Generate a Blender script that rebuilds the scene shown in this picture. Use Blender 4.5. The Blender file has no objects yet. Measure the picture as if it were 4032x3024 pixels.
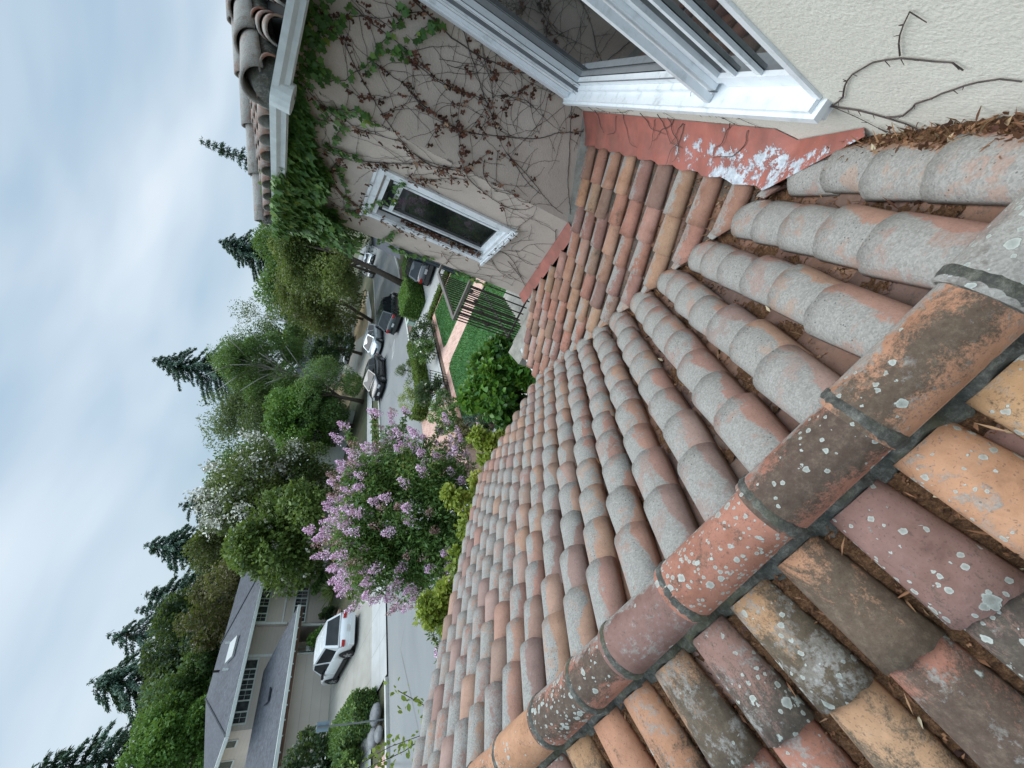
import bpy, math, random
import numpy as np
from mathutils import Vector, Matrix

rng = np.random.RandomState(7)
random.seed(7)
R = math.radians
scene = bpy.context.scene

# ------------------------------------------------------------------ camera
cam_d = bpy.data.cameras.new('camera')
cam = bpy.data.objects.new('camera', cam_d)
scene.collection.objects.link(cam)
rx = Vector((0.440, -0.256, -0.861)).normalized()      # picture right (the phone was held on its side)
rz = Vector((-0.416, 0.791, -0.448)).normalized()      # view direction
ry = rz.cross(rx).normalized()                         # picture down
rx = ry.cross(rz).normalized()
m3 = Matrix((rx, -ry, -rz)).transposed()
cam.matrix_world = Matrix.Translation((0, 0, 6.0)) @ m3.to_4x4()
cam_d.sensor_width = 36.0
cam_d.lens = 1640.0 / 4032.0 * 36.0
cam_d.clip_start = 0.05
cam_d.clip_end = 2000
scene.camera = cam

# ------------------------------------------------------------------ world and sun (bright overcast)
world = bpy.data.worlds.new('World')
scene.world = world
world.use_nodes = True
SUN_EL, SUN_AZ = R(58), R(-60)
def build_world():
    nt = world.node_tree
    for n in list(nt.nodes): nt.nodes.remove(n)
    N = nt.nodes.new; L = nt.links.new
    out = N('ShaderNodeOutputWorld'); bg = N('ShaderNodeBackground')
    sky = N('ShaderNodeTexSky'); sky.sky_type = 'NISHITA'; sky.sun_disc = False
    sky.sun_elevation = SUN_EL; sky.sun_rotation = SUN_AZ
    sky.air_density = 1.0; sky.dust_density = 2.0; sky.ozone_density = 1.5
    tc = N('ShaderNodeTexCoord'); mp = N('ShaderNodeMapping')
    mp.inputs['Scale'].default_value = (1.0, 1.0, 3.4); mp.inputs['Rotation'].default_value = (0.25, 0.3, 0.5)
    L(tc.outputs['Generated'], mp.inputs['Vector'])
    no = N('ShaderNodeTexNoise'); no.inputs['Scale'].default_value = 1.7; no.inputs['Detail'].default_value = 3.5
    no.inputs['Roughness'].default_value = 0.45
    no.inputs['Distortion'].default_value = 0.3
    L(mp.outputs['Vector'], no.inputs['Vector'])
    cr = N('ShaderNodeValToRGB'); cr.color_ramp.elements[0].position = 0.34; cr.color_ramp.elements[1].position = 0.74
    cr.color_ramp.elements[0].color = (2.5, 3.7, 4.75, 1); cr.color_ramp.elements[1].color = (6.1, 6.7, 7.2, 1)
    L(no.outputs['Fac'], cr.inputs['Fac'])
    mx = N('ShaderNodeMix'); mx.data_type = 'RGBA'; mx.inputs['Factor'].default_value = 0.86
    L(sky.outputs['Color'], mx.inputs[6]); L(cr.outputs['Color'], mx.inputs[7])
    # an overcast sky is about two and a half times brighter overhead than low down
    sp = N('ShaderNodeSeparateXYZ'); L(tc.outputs['Generated'], sp.inputs[0])
    mr = N('ShaderNodeMapRange'); mr.interpolation_type = 'SMOOTHSTEP'; mr.inputs[1].default_value = 0.45; mr.inputs[2].default_value = 0.95; mr.inputs[3].default_value = 0.100; mr.inputs[4].default_value = 0.31
    L(sp.outputs[2], mr.inputs[0]); L(mr.outputs[0], bg.inputs['Strength'])
    L(mx.outputs[2], bg.inputs['Color']); L(bg.outputs['Background'], out.inputs['Surface'])
build_world()
sun_d = bpy.data.lights.new('sun', 'SUN'); sun_d.energy = 1.4; sun_d.angle = R(50); sun_d.color = (1.0, 0.97, 0.92)
sun = bpy.data.objects.new('sun', sun_d); scene.collection.objects.link(sun)
sdir = Vector((math.sin(SUN_AZ) * math.cos(SUN_EL), math.cos(SUN_AZ) * math.cos(SUN_EL), math.sin(SUN_EL)))
sun.rotation_euler = (-sdir).to_track_quat('-Z', 'Y').to_euler(); sun.location = (0, 0, 60)
vs = scene.view_settings
vs.view_transform = 'Standard'; vs.look = 'None'; vs.exposure = 0.50; vs.gamma = 1.0
try: vs.use_curve_mapping = False
except Exception: pass

# ------------------------------------------------------------------ helpers
class MB:
    """collects polygons; build() links them as one mesh object"""
    def __init__(s): s.v = []; s.f = []; s.att = {}; s.nv = 0
    def add(s, verts, faces, **att):
        o = s.nv; verts = [tuple(p) for p in verts]; s.v += verts; s.nv += len(verts)
        s.f += [tuple(i + o for i in f) for f in faces]
        for k, val in att.items():
            a = s.att.setdefault(k, [0.5] * o)
            if len(a) < o: a += [0.5] * (o - len(a))
            a += list(val) if hasattr(val, '__len__') else [val] * len(verts)
        return s
    def obox(s, o, ex, ey, ez, x0, x1, y0, y1, z0, z1, **att):
        o = Vector(o); ex = Vector(ex); ey = Vector(ey); ez = Vector(ez)
        vs_ = [o + ex * x + ey * y + ez * z for x in (x0, x1) for y in (y0, y1) for z in (z0, z1)]
        return s.add(vs_, [(0, 1, 3, 2), (4, 6, 7, 5), (0, 4, 5, 1), (2, 3, 7, 6), (0, 2, 6, 4), (1, 5, 7, 3)], **att)
    def box(s, x0, x1, y0, y1, z0, z1, **att):
        return s.obox((0, 0, 0), (1, 0, 0), (0, 1, 0), (0, 0, 1), x0, x1, y0, y1, z0, z1, **att)
    def tube(s, pts, rad, n=6, cap=True, **att):
        pts = [Vector(p) for p in pts]; k = len(pts)
        if not hasattr(rad, '__len__'): rad = [rad] * k
        V = []; prev = None
        for i, p in enumerate(pts):
            d = (pts[min(i + 1, k - 1)] - pts[max(i - 1, 0)])
            if d.length < 1e-9: d = Vector((0, 0, 1))
            d.normalize()
            a = prev if prev is not None else (Vector((0, 0, 1)) if abs(d.z) < 0.9 else Vector((1, 0, 0)))
            a = (a - d * a.dot(d))
            if a.length < 1e-6: a = d.orthogonal()
            a.normalize(); prev = a; b = d.cross(a)
            for j in range(n):
                t = 2 * math.pi * j / n
                V.append(p + (a * math.cos(t) + b * math.sin(t)) * rad[i])
        F = [(i * n + j, i * n + (j + 1) % n, (i + 1) * n + (j + 1) % n, (i + 1) * n + j) for i in range(k - 1) for j in range(n)]
        if cap: F += [tuple(range(n))[::-1], tuple((k - 1) * n + j for j in range(n))]
        return s.add(V, F, **att)
    def grid(s, P, **att):
        """P[i][j] points"""
        ni, nj = len(P), len(P[0])
        return s.add([p for r in P for p in r], [(i * nj + j, i * nj + j + 1, (i + 1) * nj + j + 1, (i + 1) * nj + j) for i in range(ni - 1) for j in range(nj - 1)], **att)
    def build(s, name, mat, parent=None, smooth=False):
        me = bpy.data.meshes.new(name); me.from_pydata(s.v, [], s.f); me.update()
        for k, a in s.att.items():
            if len(a) < s.nv: a += [0.5] * (s.nv - len(a))
            at = me.attributes.new(k, 'FLOAT', 'POINT'); at.data.foreach_set('value', np.array(a, np.float32))
        return link(name, me, mat, parent, smooth)

def link(name, me, mat, parent=None, smooth=False):
    if mat is not None: me.materials.append(mat)
    if smooth and len(me.polygons): me.polygons.foreach_set('use_smooth', [True] * len(me.polygons))
    o = bpy.data.objects.new(name, me); scene.collection.objects.link(o)
    if parent is not None:
        o.parent = parent
        o.matrix_parent_inverse = parent.matrix_basis.inverted()
    return o
def tag(o, label=None, cat=None, group=None, kind=None):
    if label: o['label'] = label
    if cat: o['category'] = cat
    if group: o['group'] = group
    if kind: o['kind'] = kind
    return o
def empty(name, loc, label, cat, group=None, rz=0.0, local=False):
    o = bpy.data.objects.new(name, None); scene.collection.objects.link(o)
    o.location = loc; o.rotation_euler = (0, 0, rz); o.empty_display_size = 0.3
    return tag(o, label, cat, group)
def numpy_mesh(name, V, F, mat, parent=None, tint=None, smooth=False):
    """V (n,3) float, F (m,k) int – every face with k corners"""
    me = bpy.data.meshes.new(name); m, k = F.shape
    me.vertices.add(len(V)); me.vertices.foreach_set('co', V.astype(np.float32).ravel())
    me.loops.add(m * k); me.loops.foreach_set('vertex_index', F.astype(np.int32).ravel())
    me.polygons.add(m); me.polygons.foreach_set('loop_start', np.arange(0, m * k, k, dtype=np.int32))
    try: me.polygons.foreach_set('loop_total', np.full(m, k, dtype=np.int32))
    except Exception: pass
    me.update(calc_edges=True)
    if tint is not None:
        at = me.attributes.new('tint', 'FLOAT', 'POINT'); at.data.foreach_set('value', tint.astype(np.float32))
    return link(name, me, mat, parent, smooth)

LEAF = {
 'dia': np.array([(0, 0, 0), (.5, .38, .06), (1, 0, -.04), (.5, -.38, .06)]),
 'long': np.array([(0, 0, 0), (.45, .2, .05), (1, 0, -.08), (.45, -.2, .05)]),
 'hex': np.array([(0, 0, 0), (.3, .3, .05), (.72, .26, .03), (1, 0, -.1), (.72, -.26, .03), (.3, -.3, .05)]),
 'ivy': np.array([(0, 0, 0), (-.06, .34, .03), (.3, .3, .0), (.42, .48, .02), (.6, .22, .0), (1, 0, -.05), (.6, -.22, 0), (.42, -.48, .02), (.3, -.3, 0), (-.06, -.34, .03)]),
 'dead': np.array([(0, 0, 0), (.15, .3, .2), (.5, .12, -.05), (.8, .32, .25), (1, 0, .1), (.7, -.3, -.15), (.4, -.1, .15), (.1, -.35, .1)]),
 'quad': np.array([(0, -.5, 0), (1, -.5, 0), (1, .5, 0), (0, .5, 0)]),
}
def leaves(C, size, kind='dia', dirs=None, ups=None, jitter=1.0, tint=None, r=None):
    """C (n,3) centres -> V,F,tint arrays"""
    r = r or rng; n = len(C); T = LEAF[kind]; k = len(T)
    d = r.normal(size=(n, 3)) * jitter
    if dirs is not None: d = d + dirs
    d /= np.linalg.norm(d, axis=1, keepdims=True) + 1e-9
    u = r.normal(size=(n, 3)) * jitter
    u = u + (np.array([0, 0, 1.6]) if ups is None else ups)
    u -= d * (u * d).sum(1, keepdims=True); u /= np.linalg.norm(u, axis=1, keepdims=True) + 1e-9
    w = np.cross(u, d)
    s = size * (0.65 + 0.7 * r.rand(n, 1, 1))
    V = C[:, None, :] + s * (T[None, :, 0:1] * d[:, None, :] + T[None, :, 1:2] * w[:, None, :] + T[None, :, 2:3] * u[:, None, :])
    F = np.arange(n * k).reshape(n, k)
    t = r.rand(n) if tint is None else tint
    return V.reshape(-1, 3), F, np.repeat(t, k)
def cat_leaves(parts):
    o = 0; Vs, Fs, Ts = [], [], []
    for V, F, T in parts:
        Vs.append(V); Fs.append(F + o); Ts.append(T); o += len(V)
    return np.concatenate(Vs), np.concatenate(Fs), np.concatenate(Ts)

# ------------------------------------------------------------------ materials
def newmat(name):
    m = bpy.data.materials.new(name); m.use_nodes = True; nt = m.node_tree
    return m, nt, nt.nodes['Principled BSDF'], nt.nodes.new, nt.links.new
def noise(nt, scale, detail=4, rough=.55, vec=None, dist=0.0):
    n = nt.nodes.new('ShaderNodeTexNoise'); n.inputs['Scale'].default_value = scale; n.inputs['Detail'].default_value = detail
    n.inputs['Roughness'].default_value = rough; n.inputs['Distortion'].default_value = dist
    if vec is not None: nt.links.new(vec, n.inputs['Vector'])
    return n.outputs['Fac']
def ramp(nt, fac, stops, interp='LINEAR'):
    c = nt.nodes.new('ShaderNodeValToRGB'); c.color_ramp.interpolation = interp; e = c.color_ramp.elements
    while len(e) < len(stops): e.new(0.5)
    for i, (p, col) in enumerate(stops):
        e[i].position = p; e[i].color = (*col, 1) if len(col) == 3 else col
    nt.links.new(fac, c.inputs['Fac']); return c.outputs['Color']
def g(v): return (v, v, v)
def mix(nt, fac, a, b, mode='MIX'):
    m = nt.nodes.new('ShaderNodeMix'); m.data_type = 'RGBA'; m.blend_type = mode
    for sock, val in ((m.inputs[0], fac), (m.inputs[6], a), (m.inputs[7], b)):
        if isinstance(val, (int, float)): sock.default_value = val
        elif isinstance(val, tuple): sock.default_value = (*val, 1)
        else: nt.links.new(val, sock)
    return m.outputs[2]
def math_(nt, op, a, b=0.0, c=None, clamp=False):
    m = nt.nodes.new('ShaderNodeMath'); m.operation = op; m.use_clamp = clamp
    for i, val in enumerate((a, b, c)):
        if val is None: continue
        if isinstance(val, (int, float)): m.inputs[i].default_value = val
        else: nt.links.new(val, m.inputs[i])
    return m.outputs[0]
def attr(nt, name):
    a = nt.nodes.new('ShaderNodeAttribute'); a.attribute_name = name; return a.outputs['Fac']
def objco(nt, scale=None):
    t = nt.nodes.new('ShaderNodeTexCoord').outputs['Object']
    if scale:
        m = nt.nodes.new('ShaderNodeMapping'); m.inputs['Scale'].default_value = scale; nt.links.new(t, m.inputs['Vector']); t = m.outputs['Vector']
    return t
def bump(nt, h, strength=.4, dist=.01):
    b = nt.nodes.new('ShaderNodeBump'); b.inputs['Strength'].default_value = strength; b.inputs['Distance'].default_value = dist
    nt.links.new(h, b.inputs['Height']); nt.links.new(b.outputs['Normal'], nt.nodes['Principled BSDF'].inputs['Normal'])

def plain(name, col, rough=.7, var=.15, scale=8, bmp=0, bscale=None, metal=0, spec=None, stretch=None):
    m, nt, P, N, L = newmat(name); co = objco(nt, stretch)
    f = noise(nt, scale, 5, .6, co)
    a = tuple(c * (1 - var) for c in col); b = tuple(min(1, c * (1 + var)) for c in col)
    L(ramp(nt, f, [(.3, a), (.7, b)]), P.inputs['Base Color'])
    P.inputs['Roughness'].default_value = rough; P.inputs['Metallic'].default_value = metal
    if spec is not None: P.inputs['Specular IOR Level'].default_value = spec
    if bmp: bump(nt, noise(nt, bscale or scale * 4, 4, .6, co), bmp, .01)
    return m

def leafmat(name, stops, rough=.55, trans=.3):
    m, nt, P, N, L = newmat(name)
    c = ramp(nt, attr(nt, 'tint'), stops)
    L(c, P.inputs['Base Color']); P.inputs['Roughness'].default_value = rough; P.inputs['Specular IOR Level'].default_value = .35
    tr = N('ShaderNodeBsdfTranslucent'); L(mix(nt, .5, c, (.25, .35, .05), 'MIX'), tr.inputs['Color'])
    ms = N('ShaderNodeMixShader'); ms.inputs[0].default_value = trans
    out = nt.nodes['Material Output']; L(P.outputs[0], ms.inputs[1]); L(tr.outputs[0], ms.inputs[2]); L(ms.outputs[0], out.inputs['Surface'])
    return m

def tile_mat(name, clay, lichen_col=((.17, .163, .15), (.44, .425, .39)), white=.5, mold=.4, fuzz=.35, spot=34, film=0.0, stretch=(1, 1, 1)):
    m, nt, P, N, L = newmat(name); co = objco(nt)
    tint = attr(nt, 'tint')
    k = len(clay); base = ramp(nt, tint, [(i / (k - 1), c) for i, c in enumerate(clay)])
    n1 = noise(nt, 9, 5, .65, co); n2 = noise(nt, 60, 4, .7, co); n3 = noise(nt, 2.3, 3, .5, co)
    base = mix(nt, .7, base, ramp(nt, n1, [(.25, (.42, .38, .36)), (.42, (.85, .80, .76)), (.56, (1, 1, 1)), (.75, (1.3, 1.25, 1.2))]), 'MULTIPLY')
    base = mix(nt, .25, base, ramp(nt, n2, [(.3, g(.6)), (.7, g(1.3))]), 'MULTIPLY')
    # dark mould patches
    mo = math_(nt, 'ADD', noise(nt, 6.0, 10, .78, objco(nt, stretch), .5), math_(nt, 'MULTIPLY', attr(nt, 'mold'), mold))
    mo = math_(nt, 'ADD', mo, math_(nt, 'MULTIPLY', n2, .18))
    fine = noise(nt, 170, 3, .8, co); mo = math_(nt, 'ADD', mo, math_(nt, 'MULTIPLY', math_(nt, 'SUBTRACT', fine, .5), .30))
    mom = ramp(nt, mo, [(.78, g(0)), (.90, g(1))])
    base = mix(nt, ramp(nt, noise(nt, 120, 2, .6, co), [(.60, g(0)), (.68, g(.45))]), base, (.06, .05, .045))
    base = mix(nt, math_(nt, 'MULTIPLY', mom, .84), base, ramp(nt, noise(nt, 38, 6, .8, co), [(.3, (.024, .026, .023)), (.52, (.060, .060, .048)), (.72, (.15, .13, .10))]))
    if film: base = mix(nt, film, base, ramp(nt, fine, [(.3, (.23, .18, .16)), (.7, (.44, .36, .32))]))
    # grey lichen crust
    li = math_(nt, 'ADD', math_(nt, 'MULTIPLY', noise(nt, 14, 8, .75, co, .2), fuzz * 1.6), math_(nt, 'MULTIPLY', attr(nt, 'lichen'), 1.0))
    li = math_(nt, 'ADD', li, math_(nt, 'MULTIPLY', math_(nt, 'SUBTRACT', n1, .5), .35)); li = math_(nt, 'ADD', li, math_(nt, 'MULTIPLY', math_(nt, 'SUBTRACT', n2, .5), .32))
    lim = ramp(nt, li, [(.65, g(0)), (.70, g(.7)), (.78, g(1))])
    vo = N('ShaderNodeTexVoronoi'); vo.inputs['Scale'].default_value = 190; L(co, vo.inputs['Vector'])
    vg = N('ShaderNodeSeparateColor'); L(vo.outputs['Color'], vg.inputs[0])
    lc = ramp(nt, math_(nt, 'ADD', math_(nt, 'MULTIPLY', vg.outputs[0], .22), math_(nt, 'ADD', math_(nt, 'MULTIPLY', noise(nt, 22, 9, .85, co), .45), math_(nt, 'MULTIPLY', fine, .35))),
              [(.25, lichen_col[0]), (.55, tuple((a + b) / 2 for a, b in zip(*lichen_col))), (.85, lichen_col[1])])
    # faint clay showing through
    lc = mix(nt, ramp(nt, noise(nt, 7, 6, .7, co), [(.53, g(0)), (.59, g(.9))]), lc, mix(nt, .45, base, lc))
    base = mix(nt, lim, base, lc)
    # black pepper dots in the lichen
    v3 = N('ShaderNodeTexVoronoi'); v3.inputs['Scale'].default_value = 62; L(co, v3.inputs['Vector'])
    pep = math_(nt, 'MULTIPLY', ramp(nt, v3.outputs['Distance'], [(.12, g(1)), (.2, g(0))]), ramp(nt, noise(nt, 5, 2, .5, co), [(.5, g(0)), (.56, g(1))]))
    base = mix(nt, math_(nt, 'MULTIPLY', math_(nt, 'MULTIPLY', pep, lim), .75), base, (.04, .045, .05))
    # round white lichen rosettes
    acc = None
    for sc, th, pr in ((spot, .28, .60), (spot * 2.3, .33, .55)):
        v2 = N('ShaderNodeTexVoronoi'); v2.inputs['Scale'].default_value = sc; v2.inputs['Randomness'].default_value = 1.0
        wc = mix(nt, .42 / sc, co, nt.nodes.new('ShaderNodeTexNoise').outputs['Color']); nz = wc.node.inputs[7].links[0].from_node; nz.inputs['Scale'].default_value = sc * 2.2; L(co, nz.inputs['Vector'])
        L(wc, v2.inputs['Vector'])
        sg = N('ShaderNodeSeparateColor'); L(v2.outputs['Color'], sg.inputs[0])
        disc = ramp(nt, math_(nt, 'DIVIDE', v2.outputs['Distance'], math_(nt, 'ADD', math_(nt, 'MULTIPLY', sg.outputs[2], 1.25), .30)), [(0, g(.72)), (th * .7, g(.85)), (th, g(1)), (th + .035, g(0))])
        sel = math_(nt, 'ADD', sg.outputs[1], math_(nt, 'MULTIPLY', math_(nt, 'SUBTRACT', n3, .5), 1.6))
        sel = math_(nt, 'ADD', sel, math_(nt, 'MULTIPLY', attr(nt, 'spots'), white))
        on = math_(nt, 'GREATER_THAN', sel, 1.28 - 0.0 * pr)
        q = math_(nt, 'MULTIPLY', disc, on)
        acc = q if acc is None else math_(nt, 'MAXIMUM', acc, q)
    base = mix(nt, acc, base, ramp(nt, acc, [(.6, (.20, .23, .21)), (1, (.46, .48, .44))]))
    L(base, P.inputs['Base Color']); P.inputs['Roughness'].default_value = .88; P.inputs['Specular IOR Level'].default_value = .25
    h = math_(nt, 'ADD', math_(nt, 'MULTIPLY', n2, .9), math_(nt, 'MULTIPLY', lim, math_(nt, 'ADD', math_(nt, 'MULTIPLY', vg.outputs[0], .35), .25)))
    h = math_(nt, 'ADD', h, math_(nt, 'MULTIPLY', acc, .6)); h = math_(nt, 'ADD', h, math_(nt, 'MULTIPLY', n1, .6))
    bump(nt, h, .55, .004)
    return m

TERRA = (.37, .175, .125); ORANGE = (.45, .25, .15); BROWN = (.27, .175, .125); PURP = (.235, .14, .12); PINK = (.38, .24, .20); TAN = (.37, .235, .15)
M = {}
M['tile_grey'] = tile_mat('lichened_clay', [TERRA, ORANGE, PINK, PURP, TERRA, BROWN, ORANGE], white=.0, mold=.12, fuzz=.40, film=.30)
M['tile_clean'] = tile_mat('clean_clay', [BROWN, PURP, TERRA, TAN, (.30, .17, .12), TERRA, PINK, ORANGE], white=.1, mold=.3, fuzz=.5, spot=40)
M['tile_orange'] = tile_mat('spotted_clay', [ORANGE, TERRA, PURP, PINK, (.44, .27, .14)], white=.72, mold=.44, fuzz=.42, spot=24, stretch=(1.5, .7, 1))
M['tile_ridge'] = tile_mat('ridge_clay', [ORANGE, TERRA, TERRA, PINK, PURP], white=.80, mold=.50, fuzz=.3, spot=30)
M['tile_upper'] = tile_mat('weathered_clay', [BROWN, TERRA, PURP, TAN, PINK, BROWN], white=.1, mold=.4, fuzz=.4)

def mortar_mat():
    m, nt, P, N, L = newmat('mossy_mortar'); co = objco(nt)
    a = noise(nt, 26, 10, .85, co); b = noise(nt, 5, 4, .6, co); c = noise(nt, 130, 3, .7, co)
    col = ramp(nt, a, [(.32, (.035, .036, .032)), (.50, (.10, .10, .088)), (.62, (.24, .24, .21)), (.75, (.40, .40, .36))])
    col = mix(nt, ramp(nt, b, [(.5, g(0)), (.68, g(.6))]), col, (.12, .115, .045))
    L(col, P.inputs['Base Color']); P.inputs['Roughness'].default_value = .95
    bump(nt, math_(nt, 'ADD', a, math_(nt, 'MULTIPLY', c, .5)), .9, .012); return m
M['mortar'] = mortar_mat()

def stucco(name, c1, c2, bs=.5, bscale=95, dirt=0.0):
    m, nt, P, N, L = newmat(name); co = objco(nt)
    col = ramp(nt, noise(nt, 1.6, 5, .6, co), [(.3, c1), (.7, c2)])
    col = mix(nt, .3, col, ramp(nt, noise(nt, 140, 2, .6, co), [(.3, g(.72)), (.7, g(1.15))]), 'MULTIPLY')
    if dirt: col = mix(nt, ramp(nt, noise(nt, 5, 7, .7, co), [(.45, g(0)), (.8, g(dirt))]), col, tuple(x * .45 for x in c1))
    L(col, P.inputs['Base Color']); P.inputs['Roughness'].default_value = .93; P.inputs['Specular IOR Level'].default_value = .2
    h = math_(nt, 'ADD', noise(nt, bscale, 3, .6, co, .1), math_(nt, 'MULTIPLY', noise(nt, bscale * .35, 3, .5, co), .8))
    bump(nt, h, bs, .006); return m
M['stucco_a'] = stucco('beige_stucco', (.50, .43, .37), (.585, .505, .435), .5, 80, .25)
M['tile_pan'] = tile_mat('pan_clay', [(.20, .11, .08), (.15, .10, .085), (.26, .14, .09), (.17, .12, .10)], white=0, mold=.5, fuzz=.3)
M['stucco_b'] = stucco('cream_stucco', (.66, .635, .55), (.74, .715, .63), .5, 95)
M['parapet'] = stucco('stained_stucco', (.25, .24, .21), (.40, .38, .33), .5, 60, .9)

def flash_mat():
    m, nt, P, N, L = newmat('red_painted_flashing'); co = objco(nt)
    red = ramp(nt, noise(nt, 6, 6, .65, co), [(.3, (.22, .08, .06)), (.6, (.36, .115, .085)), (.8, (.44, .165, .125))])
    pe = math_(nt, 'ADD', noise(nt, 8, 9, .78, co, .2), attr(nt, 'peel'))
    mk = ramp(nt, pe, [(.99, g(0)), (1.02, g(1))])
    red = mix(nt, ramp(nt, noise(nt, 4, 6, .7, co), [(.5, g(0)), (.7, g(.6))]), red, (.20, .10, .075))
    col = mix(nt, mk, red, ramp(nt, noise(nt, 35, 4, .7, co), [(.3, (.28, .31, .35)), (.7, (.62, .66, .70))]))
    L(col, P.inputs['Base Color']); P.inputs['Roughness'].default_value = .62
    bump(nt, math_(nt, 'ADD', mk, math_(nt, 'MULTIPLY', noise(nt, 12, 4, .6, co), .8)), .5, .008); return m
M['flash'] = flash_mat()
def white_paint():
    m, nt, P, N, L = newmat('white_paint'); co = objco(nt)
    col = ramp(nt, noise(nt, 11, 6, .65, co), [(.28, (.52, .55, .55)), (.45, (.73, .77, .79)), (.7, (.80, .83, .85))])
    col = mix(nt, ramp(nt, noise(nt, 22, 7, .75, co), [(.62, g(0)), (.70, g(.55))]), col, (.38, .36, .31))
    L(col, P.inputs['Base Color']); P.inputs['Roughness'].default_value = .45
    bump(nt, noise(nt, 45, 4, .6, co), .12, .004); return m
M['white'] = white_paint()
M['white_far'] = plain('white_trim', (.70, .73, .71), .5, .08, 3)
M['gutter'] = plain('white_gutter_paint', (.62, .68, .68), .4, .12, 14)
def glass_mat(name, col=(.012, .014, .014), var=(.04, .045, .04)):
    m, nt, P, N, L = newmat(name); co = objco(nt)
    L(ramp(nt, noise(nt, 3, 3, .5, co), [(.4, col), (.7, var)]), P.inputs['Base Color'])
    P.inputs['Roughness'].default_value = .03; P.inputs['IOR'].default_value = 1.52; P.inputs['Specular IOR Level'].default_value = .6
    return m
M['glass'] = glass_mat('window_glass')
M['glass_far'] = glass_mat('far_window_glass', (.03, .037, .04), (.09, .10, .10))
M['dark'] = plain('dark_gap', (.02, .018, .016), .9, .3)
M['vine'] = plain('vine_stem', (.075, .055, .05), .85, .35, 40, .4, 160)
M['thickvine'] = plain('thick_vine_bark', (.16, .11, .08), .9, .3, 40, .6, 160)
M['deadleaf'] = leafmat('withered_leaf', [(0, (.035, .016, .013)), (.45, (.10, .038, .026)), (.85, (.18, .07, .042)), (1, (.40, .27, .17))], .8, .12)
M['ivy'] = leafmat('ivy_leaf', [(0, (.022, .06, .018)), (.35, (.06, .15, .03)), (.75, (.15, .27, .06)), (1, (.32, .38, .06))], .45, .2)
M['ivy_lime'] = leafmat('young_ivy_leaf', [(0, (.10, .20, .03)), (1, (.27, .36, .06))], .45, .3)
def litter():
    m, nt, P, N, L = newmat('dry_debris'); co = objco(nt)
    L(ramp(nt, noise(nt, 130, 4, .9, co), [(.3, (.05, .022, .010)), (.48, (.15, .068, .028)), (.62, (.27, .14, .06)), (.76, (.42, .27, .14))]), P.inputs['Base Color'])
    P.inputs['Roughness'].default_value = 1; bump(nt, noise(nt, 110, 5, .8, co), 1.0, .02); return m
M['litter'] = litter()
M['litterleaf'] = leafmat('fallen_leaf', [(0, (.09, .035, .018)), (.5, (.25, .12, .06)), (.85, (.42, .27, .15)), (1, (.6, .52, .36))], .8, .1)
# ------------------------------------------------------------------ our own house: roof slopes, walls, windows
SL = 0.39
XW = 0.65                                    # wall with the big window stands at x = XW
A0 = Vector((-0.2, 3.99, 0)); DA = Vector((-0.682, 0.7315, 0)); NA = Vector((-0.7315, -0.682, 0))   # turned wall
VAL = 2.161                                  # valley: x + y = VAL
house = empty('house', (-1.0, 3.0, 0), 'stucco house with clay barrel tile roofs, seen from its own upper window', 'house')

def arc_tile(mb, p, dn, ac, nrm, L, w0, w1, h0, h1, th=.013, nu=12, nv=4, inv=False, clamp=None, tint=.5, lich=None, mold=0., spots=0., lift=.0, rn=0.0):
    """half round tile. p upper end, dn down-slope, ac across, nrm slope normal"""
    V = []; lv = []; mold_f = mold
    for layer in (0, 1):
        for i in range(nv + 1):
            t = i / nv; w = (w0 + (w1 - w0) * t) / 2; h = (h0 + (h1 - h0) * t)
            if layer: w -= th; h -= th
            for j in range(nu + 1):
                a = math.pi * j / nu; c = math.cos(a); sn = math.sin(a) ** .85
                tt = t * L
                if i == nv and not layer: tt += rn * (math.sin(j * 1.7 + tint * 30) * .003)
                off = ac * (w * c)
                q = p + off
                if clamp: tt = clamp(q, tt)
                z = (-h * sn if inv else h * sn) + lift * t
                V.append(q + dn * tt + nrm * z); lv.append((c, t))
    nu1 = nu + 1; n1 = (nv + 1) * nu1; F = []
    for i in range(nv):
        for j in range(nu):
            a = i * nu1 + j; F.append((a, a + 1, a + 1 + nu1, a + nu1)); b = a + n1; F.append((b, b + nu1, b + 1 + nu1, b + 1))
    for j in range(nu):
        for i in (0, nv):
            a = i * nu1 + j; F.append((a, a + n1, a + 1 + n1, a + 1) if i == 0 else (a, a + 1, a + 1 + n1, a + n1))
    for i in range(nv):
        for j in (0, nu):
            a = i * nu1 + j; F.append((a, a + nu1, a + nu1 + n1, a + n1) if j == 0 else (a, a + n1, a + nu1 + n1, a + nu1))
    lc = [lich(v, c, t) for v, (c, t) in zip(V, lv)] if lich else 0.0
    if callable(mold_f): mold = [mold_f(c, t) for c, t in lv]
    mb.add(V, F, tint=tint, lichen=lc, mold=mold, spots=spots)

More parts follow.
